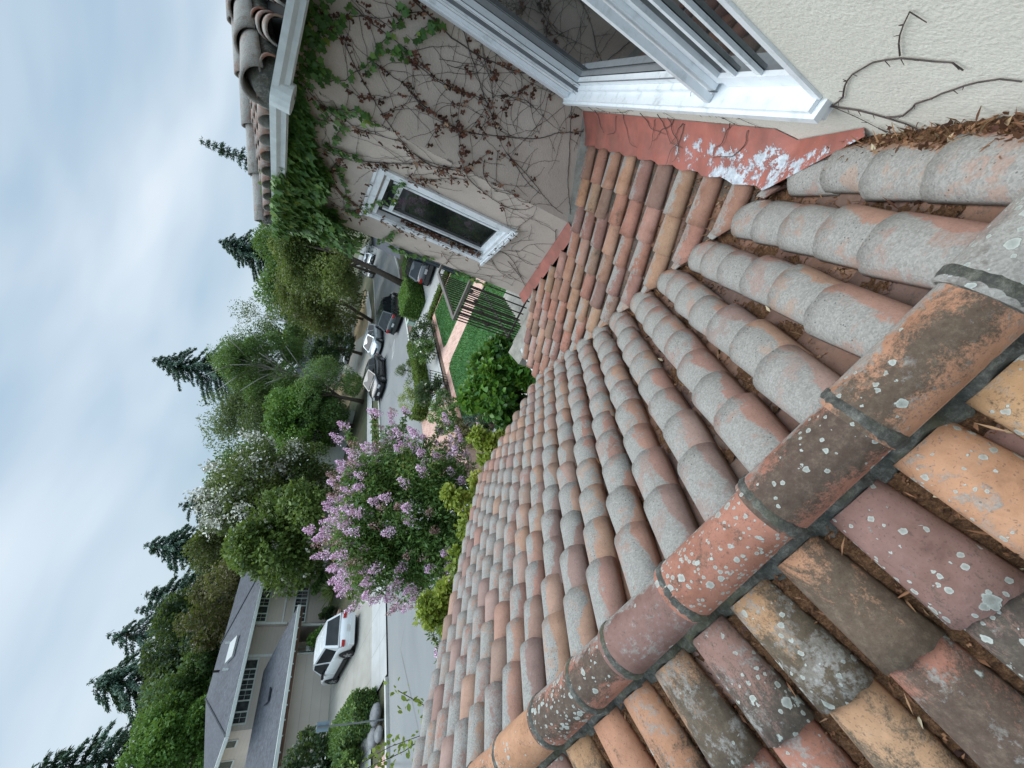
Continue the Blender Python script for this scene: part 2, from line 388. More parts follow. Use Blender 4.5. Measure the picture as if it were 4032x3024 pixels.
def slope_tiles(mb, centres, t0, t1, exposure, origin, dn, ac, nrm, W, lich, clampf, spacing, phase=0.0, moldf=None, spotf=0., tintf=None, hh=.075, start=None, stop=None, nu=12):
    for k, c in enumerate(centres):
        ts = t0 if start is None else start(c)
        te = t1 if stop is None else stop(c)
        ph = (random.random() - .5) * .03 + phase
        n = int(math.ceil((te - ts) / exposure))
        for i in range(n):
            a = ts + i * exposure + (ph if i else 0)
            if a > te - .03: continue
            Lt = min(exposure + .055, te - a + .0)
            jx = (random.random() - .5) * .018; jr = (random.random() - .5) * .055; jl = random.random() * .010
            p = origin(c + jx) + dn * a + nrm * (-.004)
            d2 = (dn + ac * jr).normalized()
            sc = 1 + (random.random() - .5) * .10
            arc_tile(mb, p, d2, ac, nrm, Lt, W * .88 * sc, W * 1.03 * sc, hh * .86, hh * 1.02, nu=nu,
                     clamp=clampf(c, a) if clampf else None, tint=(tintf(c, a) if tintf else random.random()), lich=lich(random.random()), mold=(moldf(random.random()) if moldf else random.random() * .4),
                     spots=(spotf(random.random()) if callable(spotf) else spotf), lift=.016 + jl, rn=1.0)

cs = 1 / math.sqrt(1 + SL * SL)
# slope one: runs from the ridge (y .70) down to +y
dn1 = Vector((0, cs, -SL * cs)); n1 = Vector((0, SL * cs, cs)); ax = Vector((1, 0, 0))
Z1 = lambda y: 4.899 - SL * y
def lich1(rnd):
    def f(v, c, t):
        x, y = v.x, v.y
        far = min(1, max(0, (-1.2 - x) / 1.3))                       # patchier away from the valley side
        near = min(1, max(0, (1.55 - y) / .5))
        side = .84 - .08 * far - .50 * max(0, min(1, (c - .30 - (rnd - .5) * .6 + .25 * math.sin(t * 5 + rnd * 20)) / .35)) - .10 * (rnd * 7 % 1 > .8) * (1 if far < .5 else .5)   # crust stops before the wall side
        side -= .16 * max(0, c) * near; side = max(side, .58 * far)
        low = .10 * max(0, -c - .85) * -4
        b = side - far * (.04 + .26 * (rnd > .72) + .10 * rnd) + low
        if y > 3.4 and x < -2.4: b -= .07
        return b - far * .10
    return f
roof1 = MB()
cx1 = [.545 - .23 * i for i in range(20)]
clamp1 = lambda c, a: (lambda q, tt: min(tt, ((VAL - .035 + .05 * math.cos((q.x - c) / .10) ) - q.x - q.y) / cs if q.x > -2.05 else tt))
stop1 = lambda c: ((VAL - .01 - c - .645) / cs) if c > -2.0 else (4.20 - .645) / cs
slope_tiles(roof1, cx1, 0, 0, .235 / cs, lambda c: Vector((c, .645, Z1(.645))), dn1, ax, n1, .190, lich1, lambda c, a: clamp1(c, a), .23, stop=stop1, hh=.082,
            tintf=lambda c, a: random.random() if c < -1.3 else random.choice([0, .03, .33, .62, .66, .08, .18, .45]),
            moldf=lambda r: r * .35, spotf=0)
roof = roof1.build('roof', M['tile_grey'], house, True)
# pan channels of slope one
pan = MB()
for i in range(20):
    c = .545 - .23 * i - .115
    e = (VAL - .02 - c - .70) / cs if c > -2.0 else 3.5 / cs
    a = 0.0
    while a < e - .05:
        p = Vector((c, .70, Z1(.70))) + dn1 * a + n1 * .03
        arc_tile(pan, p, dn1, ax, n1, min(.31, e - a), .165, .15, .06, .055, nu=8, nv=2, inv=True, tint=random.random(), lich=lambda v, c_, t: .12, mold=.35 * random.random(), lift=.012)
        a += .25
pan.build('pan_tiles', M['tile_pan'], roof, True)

# slope two: from the flashing at x .47 down to -x
dn2 = Vector((-cs, 0, -SL * cs)); n2 = Vector((-SL * cs, 0, cs)); ay = Vector((0, 1, 0))
Z2 = lambda x: 4.056 + SL * x
def lich2(rnd):
    def f(v, c, t):
        d = v.x + v.y - VAL                                          # distance from the valley
        b = .30 + .17 * max(0, c) + .10 * max(0, 1 - d / .9)
        return b - .25 * max(0, -c) - (.12 if rnd < .5 else 0)
    return f
roof2 = MB()
cy2 = [3.90 - .239 * i for i in range(11)] + [4.135, 4.37, 4.605, 4.84]
def start2(c):
    if c <= 4.0: return 0.0
    return (.49 - (-.2 - (c - 3.99) * .932 - .13)) / cs
def stop2(c): return (.49 - max(-2.06, VAL + .02 - c)) / cs
def clampv2(c, a):
    return lambda q, tt: min(tt, (q.x - (VAL + .02 - q.y)) / cs) if c < 4.2 else tt
sel2 = [c for c in cy2 if stop2(c) > .06]
slope_tiles(roof2, sel2, 0, 0, .222 / cs, lambda c: Vector((.49, c, Z2(.49))), dn2, ay, n2, .168, lich2, clampv2, .239, start=start2, stop=stop2, hh=.06, moldf=lambda r: r * .55, spotf=lambda r: r * .3)
r2 = roof2.build('roof', M['tile_clean'], house, True)
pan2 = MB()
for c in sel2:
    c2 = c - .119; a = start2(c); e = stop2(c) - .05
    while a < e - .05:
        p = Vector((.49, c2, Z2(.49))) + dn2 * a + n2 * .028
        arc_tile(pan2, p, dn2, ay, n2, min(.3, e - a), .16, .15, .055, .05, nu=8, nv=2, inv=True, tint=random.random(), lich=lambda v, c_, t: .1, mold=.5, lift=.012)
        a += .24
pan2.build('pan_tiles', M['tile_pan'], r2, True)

# slope three: from the ridge towards -y
dn3 = Vector((0, -cs, -SL * cs)); n3 = Vector((0, -SL * cs, cs))
Z3 = lambda y: 4.353 + SL * y
def lich3(rnd):
    return lambda v, c, t: .16 + .16 * rnd
roof3 = MB()
cx3 = [-.105 + .22 * i for i in range(3, -1, -1)] + [-.325 - .22 * i for i in range(17)]
T3 = {(-.105, 0): (.0, .3, .9), (-.325, 0): (.5, .35, 1.0), (-.545, 0): (.03, .95, .2), (-.765, 0): (.95, 1.0, .5), (-.985, 0): (.6, .7, .6), (-1.205, 0): (.9, .9, .3), (-1.425, 0): (.05, .5, .4), (-1.645, 0): (.1, .4, .2), (-1.865, 0): (.95, .9, .3),
      (.115, 0): (.98, .5, 1.0), (-.105, 1): (.1, .8, .9), (-.325, 1): (.6, 1.0, .8), (-.545, 1): (.25, .9, .35), (-.765, 1): (.93, .7, .2), (-.985, 1): (.28, .6, .3), (-1.205, 1): (.3, .5, .2), (-.545, 2): (.25, .5, .3), (-.765, 2): (0, .5, .3)}
def t3(c, a): return T3.get((round(c, 3), int(round(a / (.245 / cs)))), None)
_cur = [None]
def tint3(c, a): _cur[0] = t3(c, a); return _cur[0][0] if _cur[0] else random.random()
def mold3(r):
    m_ = _cur[0][1] if _cur[0] else .2 + .8 * r
    return lambda c, t: m_ * (.45 + .75 * t)
slope_tiles(roof3, cx3, 0, 1.9, .245 / cs, lambda c: Vector((c, .505, Z3(.505) + .006)), dn3, ax, n3, .194, lich3, None, .22, hh=.070, moldf=mold3, spotf=lambda r: _cur[0][2] if _cur[0] else .15 + .8 * r * (r > .4), nu=14, tintf=tint3)
r3 = roof3.build('roof', M['tile_orange'], house, True)
pan3 = MB()
for c in cx3:
    a = 0.0
    while a < 1.9:
        p = Vector((c - .11, .53, Z3(.53))) + dn3 * a + n3 * .02
        arc_tile(pan3, p, dn3, ax, n3, .31, .15, .14, .055, .05, nu=8, nv=2, inv=True, tint=random.random(), mold=.3, lift=.012)
        a += .25
pan3.build('pan_tiles', M['tile_orange'], r3, True)

# roofing deck under the tiles
deck = MB()
def sheet(P, dz=-.045): return [Vector(p) + Vector((0, 0, dz)) for p in P]
deck.add(sheet([(XW, .62, Z1(.62)), (XW, VAL - XW, Z1(VAL - XW)), (-2.02, VAL + 2.02, Z1(VAL + 2.02)), (-3.95, VAL + 2.02, Z1(VAL + 2.02)), (-3.95, .62, Z1(.62))]), [(0, 1, 2, 3, 4)])
deck.add(sheet([(XW, VAL - XW, Z2(XW)), (XW, 3.98, Z2(XW)), (-.2, 3.98, Z2(-.2)), (-1.2, 5.06, Z2(-1.2)), (-2.02, 5.06, Z2(-2.02)), (-2.02, VAL + 2.02, Z2(-2.02))]), [(0, 1, 2, 3, 4, 5)])
deck.add(sheet([(XW + .6, .62, Z3(.62)), (-4.2, .62, Z3(.62)), (-4.2, -1.6, Z3(-1.6)), (XW + .6, -1.6, Z3(-1.6))]), [(0, 1, 2, 3)])
deck.build('roof_deck', M['dark'], house)

# ridge tiles, each one lapping the next, with a mortar bead at every joint
jx = [1.0, .64, .264, -.117, -.469, -.909, -1.29, -1.563, -1.896, -2.287, -2.65, -3.02, -3.4, -3.78, -4.1]
zc = 4.648; YR = .602; RR = .095
ridgetint = [.5, .9, .08, .45, .3, 1.0, .35, .4, .0, .05, .3, .9, .0, .4]
ridgemold = [.9, .9, .62, .90, .35, .25, .75, .8, .35, .4, .5, .5, .4, .4]
ridgelich = [.5, .62, .34, .30, .26, .36, .32, .30, .2, .2, .25, .3, .25, .25]
for i in range(len(jx) - 1):
    a, b = jx[i], jx[i + 1]
    rt = MB(); NU = 26; NVr = 8; P = []
    tl = ridgetint[i] if i < len(ridgetint) else random.random()
    for layer in (0, 1):
        G_ = []
        for k in range(NVr + 1):
            t = k / NVr; r_ = (RR - .003 + .010 * t) - layer * .014
            row = []
            for j in range(NU + 1):
                th_ = math.pi * (-.06 + 1.12 * j / NU)
                row.append(Vector((a + (b - .03 - a) * t, YR + r_ * math.cos(th_) * 1.03, zc - .006 + .012 * t + r_ * math.sin(th_) * 1.0)))
            G_.append(row)
        P.append(G_)
    o0 = rt.nv
    for layer in (0, 1):
        att = dict(tint=tl, mold=[min(1.2, ridgemold[i] * (.35 + .8 * max(0, 1 - abs(j / NU - .60) * 2.6))) for k in range(NVr + 1) for j in range(NU + 1)],
                   lichen=[ridgelich[i] + .02 + .36 * max(0, 1 - j / NU * 2.4) for k in range(NVr + 1) for j in range(NU + 1)], spots=.65 + .25 * math.sin(i * 2.1))
        rt.grid(P[layer], **att)
    n_ = (NVr + 1) * (NU + 1)
    rim = []
    for k in (0, NVr):
        for j in range(NU):
            q = k * (NU + 1) + j; rim.append((q, q + 1, q + 1 + n_, q + n_))
    for k in range(NVr):
        for j in (0, NU):
            q = k * (NU + 1) + j; rim.append((q, q + NU + 1, q + NU + 1 + n_, q + n_))
    rt.add([], [])
    rt.f += rim
    rt.build('ridge_tile', M['tile_ridge'], r3, True)
for i in range(1, len(jx) - 1):
    bead = MB()
    x = jx[i] + .002
    pts = []
    for ring, (dx, rr) in enumerate(((-.034, RR - .004), (-.029, RR + .008), (-.014, RR + .013), (.007, RR + .012), (.013, RR + .006), (.015, RR - .004))):
        pts.append([Vector((x + dx + .0012 * math.sin(j * .9 + i), YR + (rr + .0015 * math.sin(j * 2.1 + ring + i)) * 1.03 * math.cos(math.pi * (-.05 + 1.1 * j / 22)),
                            zc + (rr + .0015 * math.sin(j * 2.9 + i)) * math.sin(math.pi * (-.05 + 1.1 * j / 22)))) for j in range(23)])
    bead.grid(pts); bead.build('mortar_joint', M['mortar'], r3, True)
# lumpy mortar bed on the slope-three side, running in between the tiles
bed = MB(); rows = []
nx_ = 520
for k in range(nx_ + 1):
    x = 1.0 - 5.1 * k / nx_
    ph = ((x + .105 + .11) / .22) % 1.0                              # 0 at gap centre
    dcn = abs(ph - .5) * .22; gap = max(0, min(1, (dcn - .074) / .03))
    ylow = .490 - .012 * gap - .012 * math.sin(x * 37) * gap + .004 * math.sin(x * 61)
    crest = .067 * max(0, 1 - (dcn / .080) ** 2) ** .45 + .003
    row = []
    for j, fr in enumerate((0, .15, .35, .6, .85, 1.0)):
        y = .575 + (ylow - .575) * fr
        base = Z3(y) + .006 + crest * (0.75 + .27 * min(1, fr * 1.3)) * min(1, .3 + fr) + .062 * (1 - fr) ** 1.3
        z = base + .0025 * math.sin(x * 90 + j * 2) + .0025 * math.sin(x * 173 + j)
        row.append(Vector((x, y, z)))
    row.append(Vector((x, ylow + .002, base - .05)))
    rows.append(row)
bed.grid(rows); bed.build('mortar_bed', M['mortar'], r3, True)
bed1 = MB(); rows = []
for k in range(nx_ + 1):
    x = .66 - 4.6 * k / nx_
    ph = ((x - .545 - .115) / .23) % 1.0; gap = max(0, math.cos(ph * 2 * math.pi)) ** 1.5
    rows.append([Vector((x, .66 + .06 * fr, Z1(.66 + .06 * fr) + .015 - .04 * fr + .004 * math.sin(x * 120 + fr * 5))) for fr in (0, .5, 1)])
bed1.grid(rows); bed1.build('mortar_bed', M['mortar'], roof, True)

# ---- flashing: red painted metal between the wall, the turned wall and slope two
fl = MB(); P_ = []
for i in range(41):
    y = 3.985 - (3.985 - 1.33) * i / 40; row = []
    for j in range(9):
        t = j / 8; x = XW - .004 - t * (.205 + .012 * math.sin(y * 26))
        z = Z2(x) + .015 + .115 * (1 - t) ** 1.4 + (.045 + .012 * math.sin(y * 26)) * t
        if y < 1.75: x = XW - .004 - t * (.205) * max(.02, (y - 1.30) / .45) ; z = Z1(y) + .10 + .03 * (1 - t)
        row.append(Vector((x, y, z)))
    P_.append(row)
fl.grid(P_, peel=[.20 + .285 * max(0, min(1, (3.0 - r[0].y) / .7)) * (.55 + .45 * min(1, j / 4)) for r in P_ for j in range(9)])
fl.build('flashing', M['flash'], r2, True)
fl2 = MB(); P_ = []
for i in range(21):
    s_ = -.02 + 1.76 * i / 20; b = A0 + DA * s_
    row = []
    for j in range(5):
        t = j / 4; q = b + NA * (.004 + .10 * t); q.z = Z2(q.x) + .01 + .09 * (1 - t) + .02 * t; row.append(q)
    P_.append(row)
fl2.grid(P_, peel=.03); fl2.build('flashing', M['flash'], r2, True)
# valley metal, rusty-brown, under the litter
vm = MB(); P_ = []
for i in range(30):
    y = 1.5 + (4.2 - 1.5) * i / 29; x = VAL - y
    P_.append([Vector((x + d, y + d, Z1(y) - .02 + abs(d) * .2)) for d in (-.09, 0, .09)])
vm.grid(P_); vm.build('valley_flashing', M['flash'], r2, True)

# ---- eave gutter of slopes one and two
gt = MB()
gt.tube([(-2.09, 4.22, 3.22), (-2.09, 5.12, 3.22)], .04, 10); gt.tube([(-2.07, 4.26, 3.21), (-3.98, 4.26, 3.21)], .04, 10)
gt.build('gutter', M['gutter'], house, True)

# ---- walls
wl = MB()
def wall_quad(mb, a, b, z0, z1, n=1):
    a = Vector(a); b = Vector(b); mb.add([(a.x, a.y, z0), (b.x, b.y, z0), (b.x, b.y, z1), (a.x, a.y, z1)], [(0, 1, 2, 3)])
# wall B with an opening for the large window (y 1.40..3.80, z 4.68..7.2)
T = .16
wb = MB()
for (y0, y1, z0, z1) in ((-3.0, 1.405, 2.5, 8.4), (3.775, 3.985, 2.5, 8.4), (1.405, 3.775, 2.5, 4.675), (1.405, 3.775, 7.1, 8.4)):
    wb.box(XW, XW + T, y0, y1, z0, z1)
wallB = wb.build('wall', M['stucco_b'], house)
wa = MB(); wa.box(-.2, XW, 3.985, 4.15, 2.9, 6.62); 
wa.build('wall', M['stucco_a'], house)
def WA(s_, d, z): q = A0 + DA * s_ + NA * d; return Vector((q.x, q.y, z))
wc = MB()
EX = DA; EY = NA; EZ = Vector((0, 0, 1)); O = A0
for (s0, s1, z0, z1) in ((0, .51, 1.6, 6.62), (1.235, 1.735, 0, 6.62), (.51, 1.235, 0, 4.45), (.51, 1.235, 5.74, 6.62)):
    wc.obox(O, EX, EY, EZ, s0, s1, -.2, 0, z0, z1)
wallC = wc.build('wall', M['stucco_a'], house)
# stucco kick-out at the foot of the short wall
kk = MB(); kk.add([(-.2, 3.985, Z2(-.2) + .10), (XW, 3.985, Z2(XW) + .12), (XW, 3.95, Z2(XW) + .02), (-.215, 3.93, Z2(-.2) - .03), (-.2, 3.985, Z2(-.2) - .05), (XW, 3.985, Z2(XW))], [(0, 1, 2, 3), (3, 2, 5, 4)])
kk.build('wall_foot', M['parapet'], house)
# further faces of the tower (hidden from the photo's side)
C1 = WA(1.735, 0, 0); d3 = Vector((0, 1, 0))
wd = MB(); wd.box(C1.x, C1.x + .2, C1.y + .004, C1.y + 1.7, 0, 6.62); wd.build('wall', M['stucco_a'], house)
# lower walls of the house
wlw = MB(); wlw.box(-3.6, XW + .6, -1.2, 3.9, 0, 3.1); wlw.box(-1.8, XW, 3.905, 4.95, 0, 3.1); wlw.build('wall', M['stucco_b'], house)

# ---- big window in wall B
def part(mb, name, mat, smooth=False, par=None):
    o = mb.build(name, mat, None, smooth); o.parent = par; 
    bpy.context.view_layer.update(); o.matrix_parent_inverse = par.matrix_world.inverted(); return o
fr = MB()
fr.box(.612, XW - .003, 3.715, 3.815, 4.70, 7.2)                  # far casing
fr.box(.625, XW - .003, 3.690, 3.714, 4.72, 7.2)
fr.box(.640, XW + .03, 1.385, 1.412, 4.70, 7.2)                    # near casing
fr.box(XW + .0, XW + .05, 3.60, 3.689, 4.72, 7.2)
fr.box(XW + .03, XW + .07, 3.52, 3.599, 4.72, 7.2)
fr.box(XW + .01, XW + .10, 1.942, 2.01, 4.72, 7.2)                    # mullion
fr.box(XW - .035, XW - .004, 1.955, 1.985, 4.705, 7.2)
fr.box(XW + .02, XW + .06, 1.413, 1.46, 4.72, 7.2)
fr.box(XW - .0, XW + .10, 1.413, 3.76, 7.0, 7.1)
win = part(fr, 'window', M['white'], par=house)
M['shadow_line'] = plain('grey_shadow_line', (.16, .17, .18), .7, .2, 20)
ss = MB()  # shadow lines between the mouldings, painted in as thin grey strips
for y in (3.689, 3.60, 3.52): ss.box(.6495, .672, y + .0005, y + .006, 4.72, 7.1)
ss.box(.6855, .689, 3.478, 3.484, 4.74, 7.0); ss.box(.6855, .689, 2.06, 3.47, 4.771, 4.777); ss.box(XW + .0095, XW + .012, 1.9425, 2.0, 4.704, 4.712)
part(ss, 'shadow_strip', M['shadow_line'], par=win)
sl_ = MB()
sl_.box(.585, XW + .12, 1.375, 3.83, 4.655, 4.684); sl_.box(.600, XW + .10, 1.40, 3.80, 4.685, 4.702); sl_.box(.607, XW - .003, 1.38, 3.81, 4.632, 4.654)
part(sl_, 'sill', M['white'], par=win)
sa = MB()
for (y0, y1, q) in ((2.012, 3.518, .69), (1.462, 1.94, .682)):
    sa.box(q, q + .035, y0, y0 + .04, 4.73, 7.0); sa.box(q, q + .035, y1 - .04, y1, 4.73, 7.0); sa.box(q, q + .035, y0 + .041, y1 - .041, 4.704, 4.77)
for y in (1.655, 1.80): sa.box(.684, .700, y - .011, y + .011, 4.772, 6.9)
sa.box(.66, .689, 2.012, 3.518, 4.704, 4.728)
part(sa, 'sash', M['white'], par=win)
gl = MB(); gl.box(.728, .735, 2.03, 3.50, 4.74, 7.0); gl.box(.702, .709, 1.49, 1.91, 4.765, 7.0)
part(gl, 'pane', M['glass'], par=win)
# ---- narrow window in the turned wall
def wbx(mb, s0, s1, d0, d1, z0, z1): mb.obox(O, EX, EY, EZ, s0, s1, d0, d1, z0, z1)
f2 = MB()
wbx(f2, .455, .515, .003, .028, 4.44, 5.76); wbx(f2, 1.23, 1.29, .003, .028, 4.44, 5.76); wbx(f2, .45, 1.295, .003, .032, 5.761, 5.825); wbx(f2, .435, 1.31, .003, .042, 5.826, 5.85)
wbx(f2, .516, .545, -.1, .02, 4.45, 5.74); wbx(f2, 1.214, 1.229, -.1, .015, 4.45, 5.74); wbx(f2, .546, 1.199, -.1, .015, 5.70, 5.739)
w2 = part(f2, 'window', M['white'], par=house)
s2 = MB(); wbx(s2, .43, 1.315, .003, .05, 4.385, 4.412); wbx(s2, .45, 1.295, .003, .035, 4.413, 4.439); wbx(s2, .546, 1.199, -.1, .02, 4.44, 4.475)
part(s2, 'sill', M['white'], par=w2)
s3 = MB(); wbx(s3, .615, .645, -.048, -.02, 4.50, 5.66); wbx(s3, 1.10, 1.13, -.048, -.02, 4.50, 5.66); wbx(s3, .646, 1.099, -.046, -.02, 5.56, 5.60); wbx(s3, .546, 1.213, -.048, -.022, 4.476, 4.52)
part(s3, 'sash', M['white'], par=w2)
g2 = MB(); wbx(g2, .546, 1.213, -.06, -.05, 4.46, 5.70); part(g2, 'pane', M['glass'], par=w2)  # dark pane runs past the sash bars; its edges stand for recess shade

# ---- upper roof over the tower: gutter, barrel ends, hips
upper = MB()
APX = Vector((.75, 6.1, 0)); ez = 6.60; OV = .24
def fpt(p, z): return Vector((p[0], p[1], z))
e1 = Vector((XW + .6, 3.985 - OV)); e2 = Vector((-.2 - OV * .42, 3.985 - OV)); e3v = WA(1.735, OV, 0); e3 = Vector((e3v.x - OV * .2, e3v.y + OV * .3)); e4 = e3 + Vector((0, 1.9))
apz = ez + .39 * 2.35
upper_roof = MB()
def facet(a, b):
    """tile one triangular facet with barrels running down to the edge a-b"""
    a3 = fpt(a, ez); b3 = fpt(b, ez); ed = (b3 - a3); Ln = ed.length; ed.normalize()
    ap = Vector((APX.x, APX.y, apz)); foot = a3 + ed * ((ap - a3).dot(ed)); up = (ap - foot); H = up.length; up.normalize(); nr = ed.cross(up); nr = nr if nr.z > 0 else -nr
    fx = (foot - a3).dot(ed)
    k = int(Ln / .24)
    for i in range(k + 1):
        s_ = (i + .5) * Ln / (k + 1)
        h = H * (s_ / fx if s_ < fx else (Ln - s_) / (Ln - fx)); h = max(.1, min(H, h))
        t = 0.0
        while t < h - .04:
            Lt = min(.3, h - t)
            p = a3 + ed * s_ + up * (t + Lt) + nr * .01
            arc_tile(upper_roof, p, -up, ed, nr, Lt, .15, .175, .07, .085, nu=10, nv=2, tint=random.random(), lich=lambda v, c, tt: .42 + .1 * c, mold=.5 * random.random(), lift=.018)
            t += .25
    return (a3, b3, ap)
tri = [facet(e1, e2), facet(e2, e3), facet(e3, e4)]
ur = upper_roof.build('roof', M['tile_upper'], house, True)
dk = MB()
for a, b, c in tri: dk.add([a - Vector((0, 0, .03)), b - Vector((0, 0, .03)), c - Vector((0, 0, .03))], [(0, 1, 2)])
dk.build('roof_deck', M['dark'], ur)
so = MB(); so.add([fpt(e1, ez - .05), fpt(e2, ez - .05), fpt(e3, ez - .05), fpt(e4, ez - .05), (.9, 8.0, ez - .05), (XW + .6, 6, ez - .05)], [(0, 1, 2, 3, 4, 5)])
so.build('soffit', M['stucco_a'], ur)
for (q0, q1) in ((e2, APX), (e3, APX)):
    a = fpt(q0, ez + .06); b = Vector((APX.x, APX.y, apz + .06)); n = 6; dd = (b - a) / n; dn_ = dd.normalized(); acv = dn_.cross(Vector((0, 0, 1))).normalized(); nr = acv.cross(dn_); nr = nr if nr.z > 0 else -nr
    for i in range(n):
        hp = MB(); p = a + dd * (i + 1.08)
        arc_tile(hp, p, -dn_, acv, nr, dd.length * 1.1, .22, .26, .10, .12, th=.016, nu=14, nv=3, tint=[.9, .0, .3, .1, .5, .7][i], lich=lambda v, c, t: .5, mold=.5, spots=.3, lift=.02)
        hp.build('ridge_tile', M['tile_upper'], ur, True)
    hb = MB(); hb.tube([a - Vector((0, 0, .07)), b - Vector((0, 0, .07))], .12, 10); hb.tube([a - dn_ * .02 + Vector((0, 0, -.03)), a + dn_ * .16], [.09, .11], 12)
    hb.build('mortar_bed', M['mortar'], ur, True)
# ogee gutter under the upper tiles
gu = MB()
def gutter_run(mb, a, b):
    a = fpt(a, ez - .02); b = fpt(b, ez - .02); d = (b - a).normalized(); o_ = Vector((d.y, -d.x, 0)); mid = (a + b) / 2
    if (mid + o_ - Vector((APX.x, APX.y, ez))).length < (mid - Vector((APX.x, APX.y, ez))).length: o_ = -o_
    prof = [(-.02, .03), (-.02, -.085), (.03, -.10), (.065, -.09), (.07, -.05), (.095, -.02), (.10, .03), (.088, .03), (.085, -.015), (.06, -.045), (.02, -.07), (-.01, .03)]
    mb.grid([[p + o_ * x * .9 + Vector((0, 0, z * .82 + .005)) for x, z in prof] for p in (a, b)])
gutter_run(gu, e1, e2); gutter_run(gu, e2, e3); gu.tube([fpt(e2, ez - .115), fpt(e2, ez + .008)], .098, 14)
gu.build('gutter', M['gutter'], ur)

# ---- balcony: stained stucco parapet with iron railing below the turned wall
bal = MB()
bal.box(-2.42, -1.30, 5.30, 5.62, 2.0, 3.06); bal.box(-2.40, -1.25, 5.625, 6.05, 2.2, 2.96)
bal.box(-2.36, -1.05, 6.055, 8.3, 2.4, 2.55)
bal.add([(-2.42, 5.30, 3.062), (-1.30, 5.30, 3.062), (-1.30, 5.62, 3.16), (-2.42, 5.62, 3.16), (-2.42, 5.62, 3.062), (-1.30, 5.62, 3.062)], [(0, 1, 2, 3), (3, 2, 5, 4), (0, 3, 4), (1, 5, 2)])
bal.build('parapet', M['parapet'], house)
M['iron'] = plain('dark_iron', (.035, .026, .023), .5, .3, 20, .2)
M['rail'] = plain('weathered_rail', (.13, .115, .10), .7, .25, 30, .3)
railing = empty('railing', (-2.3, 6.0, 2.9), 'dark iron balcony railing with grey top rail below the ivy-covered wall', 'railing')
tr = MB()
def rbar(mb, a, b, w=.03, h=.02):
    a = Vector(a); b = Vector(b); d = (b - a).normalized(); sd = d.cross(Vector((0, 0, 1)))
    sd = sd.normalized() if sd.length > .1 else Vector((1, 0, 0)); up = sd.cross(d)
    mb.obox(a, d, sd, up, 0, (b - a).length, -w, w, -h, h)
rbar(tr, (-2.33, 5.98, 4.1), (-1.20, 6.0, 4.1)); rbar(tr, (-2.31, 6.01, 4.1), (-2.31, 8.06, 4.1)); rbar(tr, (-2.28, 8.06, 4.1), (-1.6, 8.06, 4.1))
part(tr, 'top_rail', M['rail'], par=railing)
br = MB(); rbar(br, (-2.33, 5.98, 3.12), (-1.20, 6.0, 3.12), .012, .012); rbar(br, (-2.31, 6.0, 3.12), (-2.31, 8.06, 3.12), .012, .012); rbar(br, (-2.3, 8.06, 3.12), (-1.6, 8.06, 3.12), .012, .012)
part(br, 'bottom_rail', M['iron'], par=railing)
for i in range(10):
    b_ = MB(); x = -2.31 + .115 * i; b_.tube([(x, 5.985, 3.06), (x, 5.985, 4.08)], .011, 6)
    part(b_, 'baluster', M['iron'], par=railing)
for i in range(1, 18):
    b_ = MB(); y = 5.985 + .122 * i; b_.tube([(-2.31, y, 2.6), (-2.31, y, 4.08)], .011, 6)
    if i % 4 == 2: b_.tube([(-2.31, y, 3.4), (-2.31, y, 3.46), (-2.31, y, 3.52)], [.012, .035, .012], 8)
    part(b_, 'baluster', M['iron'], par=railing)
